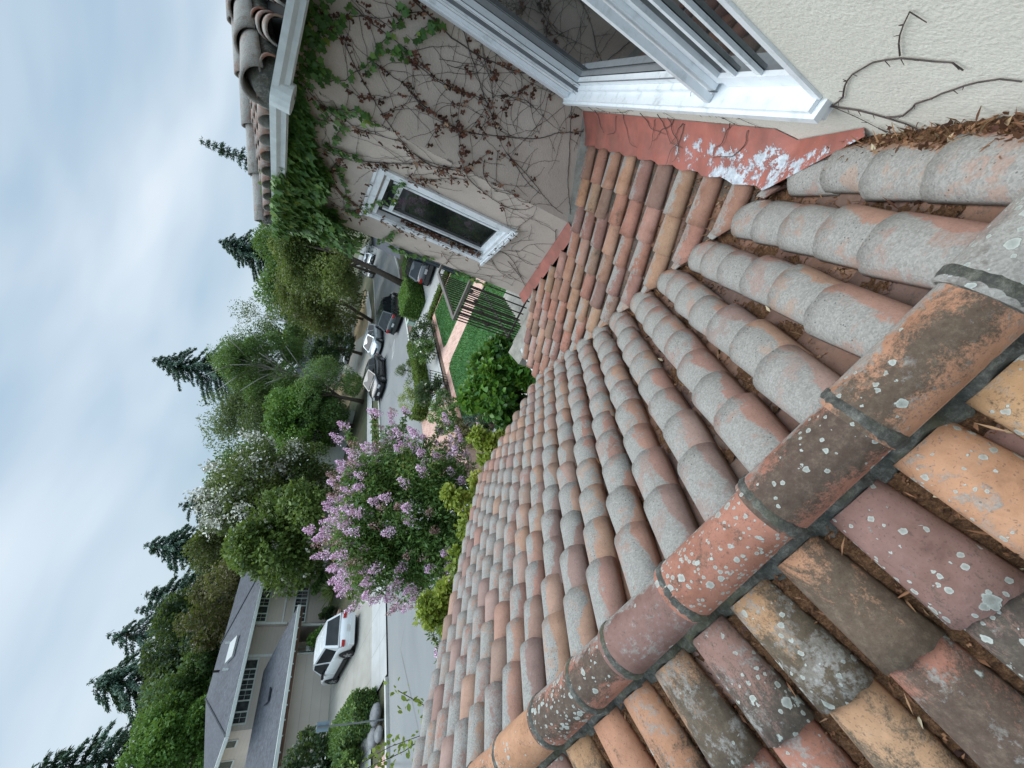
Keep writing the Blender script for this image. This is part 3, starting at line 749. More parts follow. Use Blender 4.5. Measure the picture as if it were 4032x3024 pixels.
# ------------------------------------------------------------------ vines traced along the walls
STEMS_A=[(3,[(0.62,3.98,5.93),(0.59,3.98,5.76),(0.56,3.98,5.62),(0.56,3.98,5.50),(0.56,3.98,5.39),(0.58,3.98,5.27),(0.61,3.98,5.10),(0.67,3.98,4.94),(0.67,3.98,4.85),(0.68,3.98,4.78),(0.69,3.98,4.64),(0.64,3.98,4.56),(0.48,3.98,4.47),(0.32,3.98,4.38)]),
(2,[(0.69,3.98,5.62),(0.63,3.98,5.55),(0.54,3.98,5.46),(0.47,3.98,5.38),(0.36,3.98,5.27),(0.29,3.98,5.18),(0.25,3.98,5.13),(0.15,3.98,5.03),(0.07,3.98,4.91)]),
(1,[(0.66,3.98,5.42),(0.56,3.98,5.35),(0.47,3.98,5.26),(0.40,3.98,5.20),(0.30,3.98,5.16)]),
(1,[(0.63,3.98,5.28),(0.46,3.98,5.23),(0.37,3.98,5.19)]),
(2,[(0.30,3.98,5.88),(0.28,3.98,5.71),(0.27,3.98,5.60),(0.29,3.98,5.43),(0.32,3.98,5.32),(0.32,3.98,5.20)]),
(3,[(0.13,3.98,5.82),(0.08,3.98,5.69),(0.06,3.98,5.53),(0.04,3.98,5.44),(0.07,3.98,5.25),(0.15,3.98,5.03),(0.28,3.98,4.72),(0.39,3.98,4.58),(0.46,3.98,4.46),(0.54,3.98,4.31)]),
(1,[(0.40,3.98,5.66),(0.45,3.98,5.52),(0.51,3.98,5.38),(0.52,3.98,5.32)]),
(1,[(0.40,3.98,5.59),(0.43,3.98,5.46),(0.50,3.98,5.28),(0.60,3.98,5.10)]),
(1,[(0.37,3.98,5.19),(0.41,3.98,5.14),(0.46,3.98,5.01),(0.48,3.98,4.90),(0.45,3.98,4.75),(0.43,3.98,4.62),(0.43,3.98,4.52)]),
(1,[(0.53,3.98,5.00),(0.41,3.98,5.07),(0.30,3.98,5.07),(0.17,3.98,5.03)]),
(1,[(0.67,3.98,4.85),(0.61,3.98,4.93),(0.51,3.98,4.99),(0.41,3.98,5.02),(0.34,3.98,5.00),(0.27,3.98,4.93),(0.22,3.98,4.85)]),
(1,[(0.68,3.98,4.73),(0.61,3.98,4.77),(0.47,3.98,4.74),(0.32,3.98,4.71)]),
(1,[(0.55,3.98,4.92),(0.47,3.98,4.88),(0.38,3.98,4.79),(0.33,3.98,4.71)]),
(1,[(0.28,3.98,5.21),(0.16,3.98,5.24),(0.10,3.98,5.26)]),
(1,[(0.25,3.98,5.13),(0.16,3.98,5.18),(0.09,3.98,5.19)]),
(1,[(0.68,3.98,4.32),(0.61,3.98,4.35),(0.54,3.98,4.36),(0.46,3.98,4.37),(0.35,3.98,4.35)]),
(1,[(0.53,3.98,5.96),(0.59,3.98,5.87)]),
(1,[(0.32,3.98,5.88),(0.43,3.98,5.75),(0.54,3.98,5.55)]),
(1,[(0.21,3.98,5.47),(0.14,3.98,5.46),(0.06,3.98,5.40),(0.05,3.98,5.36)]),
(1,[(0.28,3.98,5.42),(0.14,3.98,5.39),(0.02,3.98,5.34),(-0.09,3.98,5.25)]),
(1,[(0.04,3.98,5.48),(-0.06,3.98,5.52),(-0.19,3.98,5.55)]),
(2,[(0.07,3.98,4.91),(0.02,3.98,4.73),(-0.04,3.98,4.55),(-0.12,3.98,4.34),(-0.15,3.98,4.17)]),
(2,[(0.32,3.98,4.38),(0.10,3.98,4.26),(-0.17,3.98,4.05)]),
(1,[(-0.56,4.38,6.02),(-0.47,4.28,5.80),(-0.40,4.20,5.65),(-0.31,4.11,5.52)]),
(2,[(-0.27,4.07,5.61),(-0.30,4.10,5.47),(-0.28,4.08,5.37),(-0.25,4.04,5.28),(-0.19,3.98,5.20),(-0.10,3.98,5.12),(-0.00,3.98,5.05)]),
(2,[(-0.20,3.98,5.19),(-0.24,4.04,5.13),(-0.28,4.07,5.04),(-0.30,4.10,4.92),(-0.32,4.12,4.83),(-0.33,4.13,4.69),(-0.31,4.11,4.57),(-0.25,4.05,4.49),(-0.21,4.00,4.47)]),
(1,[(-0.48,4.30,5.60),(-0.40,4.21,5.46),(-0.30,4.10,5.34)]),
(1,[(-0.49,4.30,5.54),(-0.43,4.24,5.41),(-0.32,4.12,5.24),(-0.27,4.06,5.11)]),
(2,[(0.07,3.98,4.91),(0.04,3.98,4.83),(-0.02,3.98,4.71),(-0.06,3.98,4.60),(-0.09,3.98,4.46)]),
(1,[(-0.11,3.98,5.29),(-0.19,3.98,5.20)]),
(1,[(0.04,3.98,4.98),(-0.17,3.98,4.89),(-0.16,3.98,4.81),(-0.11,3.98,4.67),(-0.06,3.98,4.56)]),
(2,[(-0.06,3.98,5.06),(-0.16,3.98,5.03),(-0.21,4.00,4.95),(-0.23,4.03,4.85),(-0.20,4.00,4.70),(-0.22,4.01,4.59),(-0.20,3.98,4.54)]),
(1,[(-1.17,5.03,4.88),(-1.27,5.14,4.75),(-1.33,5.20,4.60),(-1.35,5.22,4.49),(-1.30,5.17,4.33),(-1.24,5.10,4.15),(-1.16,5.02,4.03)]),
(1,[(-1.11,4.97,4.76),(-1.27,5.13,4.74),(-1.40,5.28,4.76)]),
(1,[(-1.14,5.00,4.42),(-1.21,5.07,4.35),(-1.31,5.18,4.34)]),
(2,[(-0.90,4.74,4.40),(-0.83,4.66,4.31),(-0.89,4.73,4.12),(-1.02,4.87,3.92),(-1.08,4.94,3.80)]),
(1,[(-0.99,4.84,4.34),(-1.12,4.98,4.12),(-1.16,5.02,3.91)]),
(1,[(-0.68,4.51,4.32),(-0.60,4.42,4.27),(-0.52,4.34,4.17)]),
(1,[(-0.53,4.34,4.38),(-0.44,4.24,4.41),(-0.29,4.09,4.39)]),
(1,[(-0.33,4.13,4.69),(-0.50,4.31,4.51),(-0.56,4.37,4.40)]),
(2,[(0.40,3.98,6.31),(0.37,3.98,6.17),(0.36,3.98,6.07),(0.35,3.98,5.97),(0.33,3.98,5.83),(0.30,3.98,5.72),(0.28,3.98,5.60),(0.29,3.98,5.46),(0.33,3.98,5.26)]),
(2,[(0.17,3.98,6.28),(0.10,3.98,6.21),(0.02,3.98,6.11),(-0.06,3.98,6.01),(-0.12,3.98,5.92),(-0.19,3.98,5.81),(-0.24,4.03,5.70),(-0.28,4.08,5.57),(-0.26,4.05,5.36),(-0.19,3.98,5.19)]),
(2,[(0.16,3.98,6.07),(0.14,3.98,5.92),(0.14,3.98,5.85),(0.10,3.98,5.76),(0.06,3.98,5.66),(0.06,3.98,5.48)]),
(1,[(0.12,3.98,6.65),(0.23,3.98,6.50),(0.31,3.98,6.34),(0.35,3.98,6.26),(0.43,3.98,6.09),(0.59,3.98,5.87)]),
(1,[(0.42,3.98,6.26),(0.40,3.98,5.99)]),
(2,[(-0.26,4.06,6.35),(-0.28,4.07,6.20),(-0.30,4.10,6.05),(-0.27,4.06,5.89),(-0.23,4.02,5.69)]),
(1,[(-0.59,4.41,6.28),(-0.59,4.41,6.08),(-0.53,4.34,5.92),(-0.37,4.17,5.61)]),
(1,[(-0.12,3.98,5.92),(0.01,3.98,5.80),(0.08,3.98,5.71)]),
(1,[(-0.17,3.98,6.50),(-0.25,4.05,6.35),(-0.27,4.06,6.20)]),
(1,[(-0.07,3.98,6.25),(-0.09,3.98,6.11),(-0.04,3.98,5.97),(0.04,3.98,5.87)]),
(1,[(-1.06,4.92,6.44),(-1.07,4.93,6.28),(-1.14,5.00,6.04),(-1.14,5.00,5.82)]),
(1,[(0.26,3.98,6.46),(0.23,3.98,6.38),(0.17,3.98,6.28)]),
(5,[(-1.04,4.89,5.89),(-0.96,4.81,6.08),(-0.82,4.66,6.18),(-0.69,4.52,6.17),(-0.61,4.43,6.12)]),
(2,[(-0.92,4.76,4.17),(-1.04,4.89,3.92),(-1.14,5.00,3.75),(-1.27,5.14,3.56)]),
(2,[(-0.31,4.11,4.10),(-0.45,4.25,3.96),(-0.50,4.31,3.88)]),
(1,[(-1.10,4.96,4.02),(-1.14,5.00,3.83),(-1.13,4.99,3.69)]),
(1,[(-0.73,4.56,4.22),(-0.82,4.65,4.07),(-0.82,4.66,3.90),(-0.73,4.56,3.85)]),
(1,[(-0.73,4.56,3.85),(-0.59,4.41,3.85),(-0.50,4.31,3.88)]),
(1,[(-0.77,4.61,4.29),(-0.74,4.57,4.18),(-0.61,4.42,4.16),(-0.52,4.33,4.06),(-0.46,4.27,3.95)])]
STEMS_B=[(1,[(0.65,3.38,4.67),(0.65,3.10,4.65),(0.65,2.87,4.67),(0.65,2.60,4.67),(0.65,2.40,4.64),(0.65,2.20,4.59),(0.65,2.10,4.56),(0.65,2.06,4.48),(0.65,1.96,4.39)]),
(1,[(0.65,3.08,4.65),(0.65,3.17,4.55),(0.65,3.22,4.45),(0.65,3.19,4.39)]),
(1,[(0.65,3.02,4.63),(0.65,2.86,4.60),(0.65,2.67,4.58),(0.65,2.60,4.53),(0.65,2.56,4.44)]),
(1,[(0.65,2.79,4.59),(0.65,2.62,4.58),(0.65,2.42,4.58),(0.65,2.34,4.54),(0.65,2.12,4.53),(0.65,2.06,4.48)]),
(1,[(0.65,3.69,4.46),(0.65,3.26,4.47),(0.65,2.99,4.52),(0.65,2.71,4.58)]),
(1,[(0.65,3.64,4.57),(0.65,3.49,4.47)]),
(2,[(0.65,3.69,4.67),(0.65,3.69,4.58),(0.65,3.72,4.44)]),
(1,[(0.65,2.10,4.56),(0.65,1.98,4.53),(0.65,1.88,4.44)]),
(3,[(0.65,1.38,4.65),(0.65,1.30,4.71),(0.65,1.23,4.80),(0.65,1.16,4.85),(0.65,1.11,4.88),(0.65,1.03,4.89),(0.65,0.96,4.87),(0.65,0.92,4.86),(0.65,0.91,4.83)]),
(2,[(0.65,1.03,4.90),(0.65,1.01,4.95),(0.65,0.97,5.01),(0.65,0.94,5.05)]),
(1,[(0.65,0.94,5.05),(0.65,0.92,5.01)]),
(3,[(0.65,1.38,4.65),(0.65,1.29,4.63),(0.65,1.21,4.59),(0.65,1.16,4.56),(0.65,1.13,4.52),(0.65,1.10,4.46),(0.65,1.09,4.42)]),
(3,[(0.65,1.21,4.59),(0.65,1.15,4.61),(0.65,1.08,4.68),(0.65,1.03,4.71),(0.65,0.96,4.75),(0.65,0.90,4.78),(0.65,0.85,4.79),(0.65,0.81,4.78)]),
(1,[(0.65,1.38,4.65),(0.65,1.32,4.59),(0.65,1.27,4.52),(0.65,1.25,4.48)])]
IVY_RUNS=[(30,[(0.30,3.98,6.56),(0.13,3.98,6.53),(0.08,3.98,6.47),(-0.09,3.98,6.47)]),
(26,[(0.24,3.98,6.44),(0.09,3.98,6.44),(0.14,3.98,6.39),(0.26,3.98,6.33),(0.36,3.98,6.29)]),
(26,[(0.56,3.98,6.04),(0.52,3.98,5.98),(0.44,3.98,6.00),(0.33,3.98,6.04),(0.18,3.98,6.09),(0.10,3.98,6.12),(0.05,3.98,6.17),(-0.03,3.98,6.22),(-0.10,3.98,6.33)]),
(12,[(0.26,3.98,6.01),(0.36,3.98,5.89)]),
(14,[(0.44,3.98,5.87),(0.52,3.98,5.82),(0.58,3.98,5.74)]),
(30,[(-0.26,4.06,6.35),(-0.24,4.04,6.25),(-0.19,3.98,6.11),(-0.20,3.99,5.95)]),
(20,[(-0.43,4.23,6.46),(-0.35,4.16,6.29),(-0.34,4.13,6.19),(-0.46,4.27,6.21)]),
(8,[(-0.90,4.74,6.41),(-0.83,4.66,6.18)]),
(20,[(-0.55,4.37,6.26),(-0.53,4.34,6.09),(-0.52,4.34,6.01)]),
(20,[(-0.12,3.98,6.51),(-0.07,3.98,6.43),(-0.05,3.98,6.35)]),
(20,[(-0.68,4.50,6.17),(-0.79,4.62,6.10),(-0.94,4.79,6.02),(-1.10,4.96,5.97)]),
(34,[(-1.15,5.01,5.92),(-0.97,4.82,5.82),(-0.87,4.71,5.75),(-0.81,4.65,5.65),(-0.73,4.56,5.60),(-0.65,4.47,5.63),(-0.52,4.33,5.61)]),
(14,[(-1.13,4.99,5.97),(-1.08,4.94,5.85),(-0.99,4.84,5.82)]),
(22,[(-1.41,5.28,5.56),(-1.31,5.18,5.51),(-1.15,5.01,5.46)]),
(40,[(-1.42,5.30,5.43),(-1.42,5.30,5.30),(-1.42,5.30,5.22),(-1.41,5.29,5.13),(-1.34,5.21,4.95)]),
(34,[(-1.40,5.28,4.56),(-1.44,5.32,4.41),(-1.46,5.34,4.27),(-1.51,5.39,4.09)])]
def wobble(pts, step, amp, r):
    """resample a polyline (Catmull-Rom) with small sideways wobble"""
    P = [Vector(p) for p in pts]; out = []
    for i in range(len(P) - 1):
        p0 = P[max(i - 1, 0)]; p1 = P[i]; p2 = P[i + 1]; p3 = P[min(i + 2, len(P) - 1)]
        n = max(1, int((p2 - p1).length / step))
        for k in range(n):
            t = k / n
            q = .5 * ((2 * p1) + (p2 - p0) * t + (2 * p0 - 5 * p1 + 4 * p2 - p3) * t * t + (3 * p1 - p0 - 3 * p2 + p3) * t ** 3)
            out.append(q + Vector([(r.rand() - .5) * amp for _ in range(3)]))
    out.append(P[-1]); return out
def proj_wall(q, which):
    """push a point just in front of the wall it grows on"""
    if which == 'B': return Vector((XW - .006, q.y, q.z))
    if q.x >= -.2: return Vector((min(q.x, XW - .005), 3.978, q.z))
    s_ = (q - A0).dot(DA); return WA(min(max(s_, 0.0), 1.75), .007, q.z)
def wall_axes(q, which):
    if which == 'B': return Vector((0, 1, 0)), Vector((-1, 0, 0))
    return (Vector((1, 0, 0)), Vector((0, -1, 0))) if q.x >= -.2 else (DA, NA)
vr = np.random.RandomState(3)
vineA, vineB, thick = MB(), MB(), MB()
dead_pts, dead_n = [], []
for which, stems, mb in (('A', STEMS_A, vineA), ('B', STEMS_B, vineB)):
    for w, pts in stems:
        Q = [proj_wall(q, which) for q in wobble(pts, .03, .006, vr)]
        rad = {1: .0021, 2: .0033, 3: .0048, 5: .016}[w] * (1.0 if which == 'A' else .62)
        (thick if w == 5 else mb).tube(Q, [rad * (1.05 - .45 * i / len(Q)) for i in range(len(Q))], 5, False)
        # side shoots and tendrils
        for i in range(2, len(Q) - 1):
            e, nrm = wall_axes(Q[i], which)
            if vr.rand() < (.55 if which == 'A' else .8):
                a = vr.rand() * 6.28; l = .008 + .018 * vr.rand()
                d = e * math.cos(a) + Vector((0, 0, 1)) * math.sin(a)
                mb.tube([Q[i], Q[i] + d * l + nrm * .004], [.0014, .0008], 3, False)
            if vr.rand() < (.23 if which == 'A' else .02):
                a = vr.rand() * 6.28; n = int(6 + vr.rand() * 16); p = Q[i].copy(); br_ = [p.copy()]; ca = a
                for k in range(n):
                    ca += (vr.rand() - .5) * .55; e, nrm = wall_axes(p, which)
                    p = proj_wall(p + (e * math.cos(ca) + Vector((0, 0, 1)) * math.sin(ca)) * .024, which)
                    if p.z < Z2(p.x) + .12 or p.z > 6.5: break
                    if vr.rand() < .5: mb.tube([p, p + (e * math.sin(ca) + Vector((0, 0, 1)) * math.cos(ca)) * .012], [.0012, .0006], 3, False)
                    br_.append(p.copy())
                if len(br_) > 2: mb.tube(br_, [.0017 * (1 - .5 * k / len(br_)) for k in range(len(br_))], 4, False)
        if which == 'A':
            for q in Q[::2]:
                e, nrm = wall_axes(q, which)
                up_ = max(0, min(1, (q.z - 4.55) / .7)); left_ = .45 + .55 * (q.x < .35)
                if vr.rand() < .80 * up_ * left_ + .06:
                    for k in range(int(1 + vr.rand() * 5)):
                        dead_pts.append(np.array(q) + np.array(nrm) * (.01 + .02 * vr.rand()) + vr.normal(size=3) * .016); dead_n.append(np.array(nrm))
        else:
            for q in Q[::3]:
                if vr.rand() < .35: mb.tube([q, q + Vector((-.004, (vr.rand() - .5) * .02, (vr.rand() - .5) * .02))], [.0032, .0012], 4)
def tagged(o, label, cat, group=None, kind=None): return tag(o, label, cat, group, kind)
bare = tagged(vineA.build('climbing_vine', M['vine']), 'leafless brown climbing vine with withered leaves spread over the beige wall round the narrow window', 'vine')
th_ = thick.build('stem', M['thickvine'], bare, True)
for q_ in ((.40, 5.70),(.62,5.78),(.55,5.86)): pass
# dead leaves along the window head and the sill ledge as well
for k in range(90):
    s_ = .42 + .9 * vr.rand() if k < 40 else 1.19 + .12 * vr.rand()
    z = 5.86 + .04 * vr.rand() if k < 25 else (4.41 + .03 * vr.rand() if k < 40 else 4.5 + 1.2 * vr.rand())
    q = WA(s_, .03 + .04 * vr.rand(), z); dead_pts.append(np.array(q)); dead_n.append(np.array(NA))
for k in range(220):                                                 # heap caught on the left reveal
    q = WA(1.14 + .06 * vr.rand(), -.02 + .04 * vr.rand(), 4.5 + .95 * vr.rand()); dead_pts.append(np.array(q)); dead_n.append(np.array(NA))
D = np.array(dead_pts); DN = np.array(dead_n)
V, F, Tt = leaves(D, .038, 'dead', dirs=DN * .2 + np.array([0, 0, -1.2]), ups=DN * 1.5, jitter=.6, r=vr)
numpy_mesh('dead_leaf', V, F, M['deadleaf'], bare, Tt)
tagged(vineB.build('climbing_vine', M['vine']), 'thin bare vine with tendrils creeping over the cream wall below the large window', 'vine')

fv_ = MB()
for k in range(12):                                                  # loose stems straggling down over the flashing
    y = 1.9 + 2.0 * vr.rand(); q = Vector((XW - .006, y, 4.40 + .1 * vr.rand())); P_v = [q]; a_ = (vr.rand() - .5) * 1.2
    for j in range(int(8 + 9 * vr.rand())):
        a_ += (vr.rand() - .5) * 1.1; y += math.sin(a_) * .024; x = max(.35, P_v[-1].x - .016 * max(.1, math.cos(a_))); t = min(1, (XW - x) / .205)
        P_v.append(Vector((x, y, Z2(x) + .022 + .115 * (1 - t) ** 1.4 + .05 * t + .004)))
    fv_.tube(P_v, [.0026 * (1 - .6 * i / len(P_v)) for i in range(len(P_v))], 4, False)
tagged(fv_.build('climbing_vine', M['vine']), 'loose bare vine stems straggling down over the red painted flashing', 'vine')
# green ivy: runs plus the mass hanging below the tower gutter
iv_p, iv_d, iv_t, iv_s = [], [], [], []
runs = MB()
def add_ivy(q, nrm, depth, size, tt, down=1.0):
    iv_p.append(np.array(q) + np.array(nrm) * depth); iv_d.append(np.array(nrm)); iv_s.append(size); iv_t.append(tt)
for n_, pts in IVY_RUNS:
    P = [Vector(p) for p in pts]; Q = wobble(pts, .02, .012, vr)
    clampz = lambda q: Vector((q.x, q.y, min(q.z, 6.6)))
    Q = [proj_wall(clampz(q), 'A') for q in Q]
    runs.tube(Q, .0025, 4, False)
    for k in range(int(n_ * 1.9)):
        q = Q[vr.randint(len(Q))]; e, nrm = wall_axes(q, 'A')
        q = q + e * (vr.normal() * .022) + Vector((0, 0, 1)) * (vr.normal() * .018)
        add_ivy(q, nrm, .01 + .03 * vr.rand(), .034 + .018 * vr.rand(), .15 + .5 * vr.rand() + (.35 if vr.rand() < .12 else 0))
for k in range(4200):                                                # hanging mass
    s_ = -.1 + 1.95 * vr.rand() ** .8
    t = max(0, s_) / 1.8
    band = .08 + .47 * t ** .8 + .12 * math.sin(s_ * 9) * t
    z = 6.60 - band * vr.rand() ** 1.25 * 1.05
    up1 = max(0, 1 - (6.6 - z) / .22) * min(1, max(0, t * 2.6 - .15)); dep = .04 + (.17 + .20 * up1) * vr.rand() ** (1 - .6 * up1) * min(1, t * 1.5 + .25)
    q = WA(s_, 0, z); nrm = NA
    add_ivy(q, nrm, dep, .045 + .03 * vr.rand(), .15 + .30 * vr.rand() + .4 * (dep > .17) * vr.rand() + (.4 if vr.rand() < .04 else 0))
for k in range(150):                                                 # strip over the short wall up to the corner
    x = -.2 + .82 * vr.rand(); z = 6.58 - .16 * vr.rand() * (1.2 - x)
    add_ivy(Vector((x, 3.985, z - .02)), Vector((0, -1, 0)), .02 + .12 * vr.rand(), .045, .1 + .4 * vr.rand())
for k in range(900):                                                 # wraps the far edge and climbs over the tiles
    s_ = 1.72 + .22 * vr.rand(); z = 6.75 - 1.0 * vr.rand() ** 1.6
    add_ivy(WA(s_, 0, z), NA, .02 + .22 * vr.rand(), .06, .15 + .6 * vr.rand())
for k in range(260):
    s_ = 1.2 + .7 * vr.rand(); add_ivy(WA(s_, 0, 6.62 + .16 * vr.rand()), NA, .10 - .2 * vr.rand(), .06, .2 + .5 * vr.rand())
for k in range(60):
    s_ = -.12 + .2 * vr.rand(); add_ivy(WA(s_, 0, 6.60 + .12 * vr.rand()), NA, .18, .05, .2 + .4 * vr.rand())
iv_p, iv_d, iv_s, iv_t = map(np.array, (iv_p, iv_d, iv_s, iv_t))
V, F, Tt = leaves(iv_p, 1.0, 'ivy', dirs=iv_d * .35 + np.array([0, 0, -1.3]), ups=iv_d * 1.6, jitter=.45, tint=np.clip(iv_t, 0, 1), r=vr)
k_ = len(LEAF['ivy']); c_ = np.repeat(iv_p, k_, 0); V = c_ + (V - c_) * np.repeat(iv_s, k_)[:, None]
ivo = tagged(runs.build('ivy', M['vine']), 'green ivy hanging from the white tower gutter and trailing down the beige wall', 'ivy')
numpy_mesh('foliage', V, F, M['ivy'], ivo, Tt)

# ------------------------------------------------------------------ dry debris lying in the channels and the valley
lr = np.random.RandomState(11)
deb = MB()
def strip(p0, dn, ac, nrm, L, w, h, seed, dens=1.0, breaks=True):
    n = int(L / .011); rows = []
    for i in range(n + 1):
        t = i / n * L
        amp = max(0, min(1, .55 + .9 * math.sin(t * 7 + seed) + .6 * math.sin(t * 17 + seed * 2.3))) if breaks else 1
        amp = amp * dens
        rows.append([p0 + dn * t + ac * (w * c) + nrm * (h * amp * (1 - abs(c) ** 2.5 * .7) + (lr.rand() - .5) * .016 - .035 * (amp < .15)) for c in (-.5, -.3, -.1, .1, .3, .5)])
    deb.grid(rows)
for i, c in enumerate(cx3): strip(Vector((c - .11, .50, Z3(.50) - .035)), dn3, ax, n3, 1.95, .07, .046, i * 1.7, 1.0, breaks=(i % 5 == 2))
for i in range(14):
    c = .545 - .23 * i - .115; L_ = max(.3, stop1(c) - .12)
    strip(Vector((c, .82, Z1(.82) - .045)), dn1, ax, n1, L_ - .05, .07, .045, i * 2.1 + .5, .9 if i < 8 else .5)
for c in sel2: 
    if stop2(c) > .2: strip(Vector((.49, c - .119, Z2(.49) - .04)) + dn2 * max(0, start2(c)), dn2, ay, n2, stop2(c) - max(0, start2(c)) - .05, .06, .035, c * 5, .8)
vd = Vector((-1, 1, -SL)).normalized(); va = Vector((1, 1, 0)).normalized()
strip(Vector((XW, VAL - XW, Z1(VAL - XW) - .03)), vd, va, Vector((0, 0, 1)), 3.6, .16, .05, 3.3, 1.0, False)
strip(Vector((XW - .03, 1.50, Z1(1.5) + .02)), Vector((0, -1, SL)).normalized(), ax, Vector((0, 0, 1)), .75, .07, .05, 1.0, 1.0, False)
lit = tag(deb.build('leaf_litter', M['litter']), 'brown dry needles and crumbs filling the channels between the roof tiles', 'leaf litter', kind='stuff')
LP, LD = [], []
def scatter(p0, dn, ac, L, w, n, z):
    for k in range(n * 2):
        q = p0 + dn * (L * lr.rand()) + ac * (w * (lr.rand() - .5)) + Vector((0, 0, z + .02 * lr.rand())); LP.append(np.array(q)); LD.append(np.array(dn))
for c in cx3: scatter(Vector((c - .11, .48, Z3(.48))), dn3, ax, 1.7, .07, 34, .0)
for i in range(12):
    c = .545 - .23 * i - .115; scatter(Vector((c, .82, Z1(.82))), dn1, ax, max(.2, stop1(c) - .15), .06, 24, -.02)
scatter(Vector((XW, VAL - XW, Z1(VAL - XW))), vd, va, 3.4, .17, 420, .0)
scatter(Vector((XW - .04, 1.5, Z1(1.5) + .06)), Vector((0, -1, SL)).normalized(), ax, .8, .07, 90, .0)
for c in sel2:
    if stop2(c) > .2: scatter(Vector((.49, c - .119, Z2(.49))) + dn2 * max(0, start2(c)), dn2, ay, stop2(c) - max(0, start2(c)), .05, 26, -.02)
LEAF['needle'] = np.array([(0, 0, 0), (.5, .045, .06), (1, 0, 0), (.5, -.045, .06)])
V, F, Tt = leaves(np.array(LP) + lr.normal(size=(len(LP), 3)) * .008, .055, 'needle', dirs=np.array(LD) * .5, ups=np.array([0, 0, 2.0]), jitter=.7, r=lr)
numpy_mesh('needles', V, F, M['litterleaf'], lit, Tt * .75)
V, F, Tt = leaves(np.repeat(np.array(LP), 3, 0) + lr.normal(size=(len(LP) * 3, 3)) * np.array([.014, .014, .006]), .013, 'dead', ups=np.array([0, 0, 1.]), jitter=1.2, r=lr)
numpy_mesh('crumbs', V, F, M['litterleaf'], lit, Tt * .62)
LP = LP[::2]; LD = LD[::2]
V, F, Tt = leaves(np.array(LP), .030, 'long', dirs=np.array(LD) * .8, ups=np.array([0, 0, 2.0]), jitter=.7, r=lr)
numpy_mesh('fallen_leaves', V, F, M['litterleaf'], lit, Tt)
V, F, Tt = leaves(np.array(LP)[::2] + lr.normal(size=(len(LP[::2]), 3)) * .012, .022, 'dead', ups=np.array([0, 0, 1.0]), jitter=1., r=lr)
numpy_mesh('fallen_leaves', V, F, M['deadleaf'], lit, Tt * .8)
# ------------------------------------------------------------------ ground, street, paving
def ground_mat():
    m, nt, P, N, L = newmat('garden_soil'); co = objco(nt)
    a = noise(nt, .25, 5, .6, co); b = noise(nt, 3, 6, .7, co)
    col = ramp(nt, a, [(.35, (.05, .065, .03)), (.55, (.085, .085, .045)), (.7, (.14, .11, .07))])
    L(mix(nt, .5, col, ramp(nt, b, [(.3, g(.5)), (.7, g(1.4))]), 'MULTIPLY'), P.inputs['Base Color']); P.inputs['Roughness'].default_value = 1
    bump(nt, b, .6, .05); return m
M['ground'] = ground_mat()
def asphalt():
    m, nt, P, N, L = newmat('old_asphalt'); co = objco(nt)
    a = noise(nt, .35, 6, .6, objco(nt, (1, .25, 1))); b = noise(nt, 30, 4, .7, co)
    col = ramp(nt, a, [(.3, (.17, .175, .175)), (.55, (.215, .22, .215)), (.75, (.255, .255, .245))])
    col = mix(nt, .4, col, ramp(nt, b, [(.3, g(.7)), (.7, g(1.25))]), 'MULTIPLY')
    ck = N('ShaderNodeTexVoronoi'); ck.feature = 'DISTANCE_TO_EDGE'; ck.inputs['Scale'].default_value = .22
    wv = mix(nt, .12, co, nt.nodes.new('ShaderNodeTexNoise').outputs['Color']); L(wv, ck.inputs['Vector'])
    crk = ramp(nt, ck.outputs['Distance'], [(0, g(.55)), (.012, g(0))])
    col = mix(nt, math_(nt, 'MULTIPLY', crk, ramp(nt, noise(nt, .2, 3, .5, co), [(.5, g(0)), (.6, g(1))])), col, (.06, .06, .06))
    L(col, P.inputs['Base Color']); P.inputs['Roughness'].default_value = .9; bump(nt, b, .3, .01); return m
M['asphalt'] = asphalt()
def concrete(name, c1, c2, sx=1.5, sy=1.5):
    m, nt, P, N, L = newmat(name); co = objco(nt)
    a = noise(nt, 1.1, 6, .65, co); b = noise(nt, 40, 3, .7, co)
    col = mix(nt, .3, ramp(nt, a, [(.3, c1), (.7, c2)]), ramp(nt, b, [(.3, g(.75)), (.7, g(1.2))]), 'MULTIPLY')
    br = N('ShaderNodeTexBrick'); br.offset = 0; br.inputs['Scale'].default_value = 1; br.inputs['Mortar Size'].default_value = .012; br.inputs['Brick Width'].default_value = sx; br.inputs['Row Height'].default_value = sy
    br.inputs['Mortar Smooth'].default_value = .1; L(co, br.inputs['Vector'])
    L(mix(nt, math_(nt, 'MULTIPLY', br.outputs['Fac'], .6), col, (.10, .10, .095)), P.inputs['Base Color']); P.inputs['Roughness'].default_value = .9
    bump(nt, b, .15, .01); return m
M['concrete'] = concrete('driveway_concrete', (.27, .255, .22), (.35, .335, .295), 2.6, 2.2)
M['concrete_pale'] = concrete('pale_concrete', (.35, .35, .335), (.43, .43, .415), 1.6, 1.6)
M['kerb'] = plain('kerb_concrete', (.47, .465, .43), .9, .15, 3)
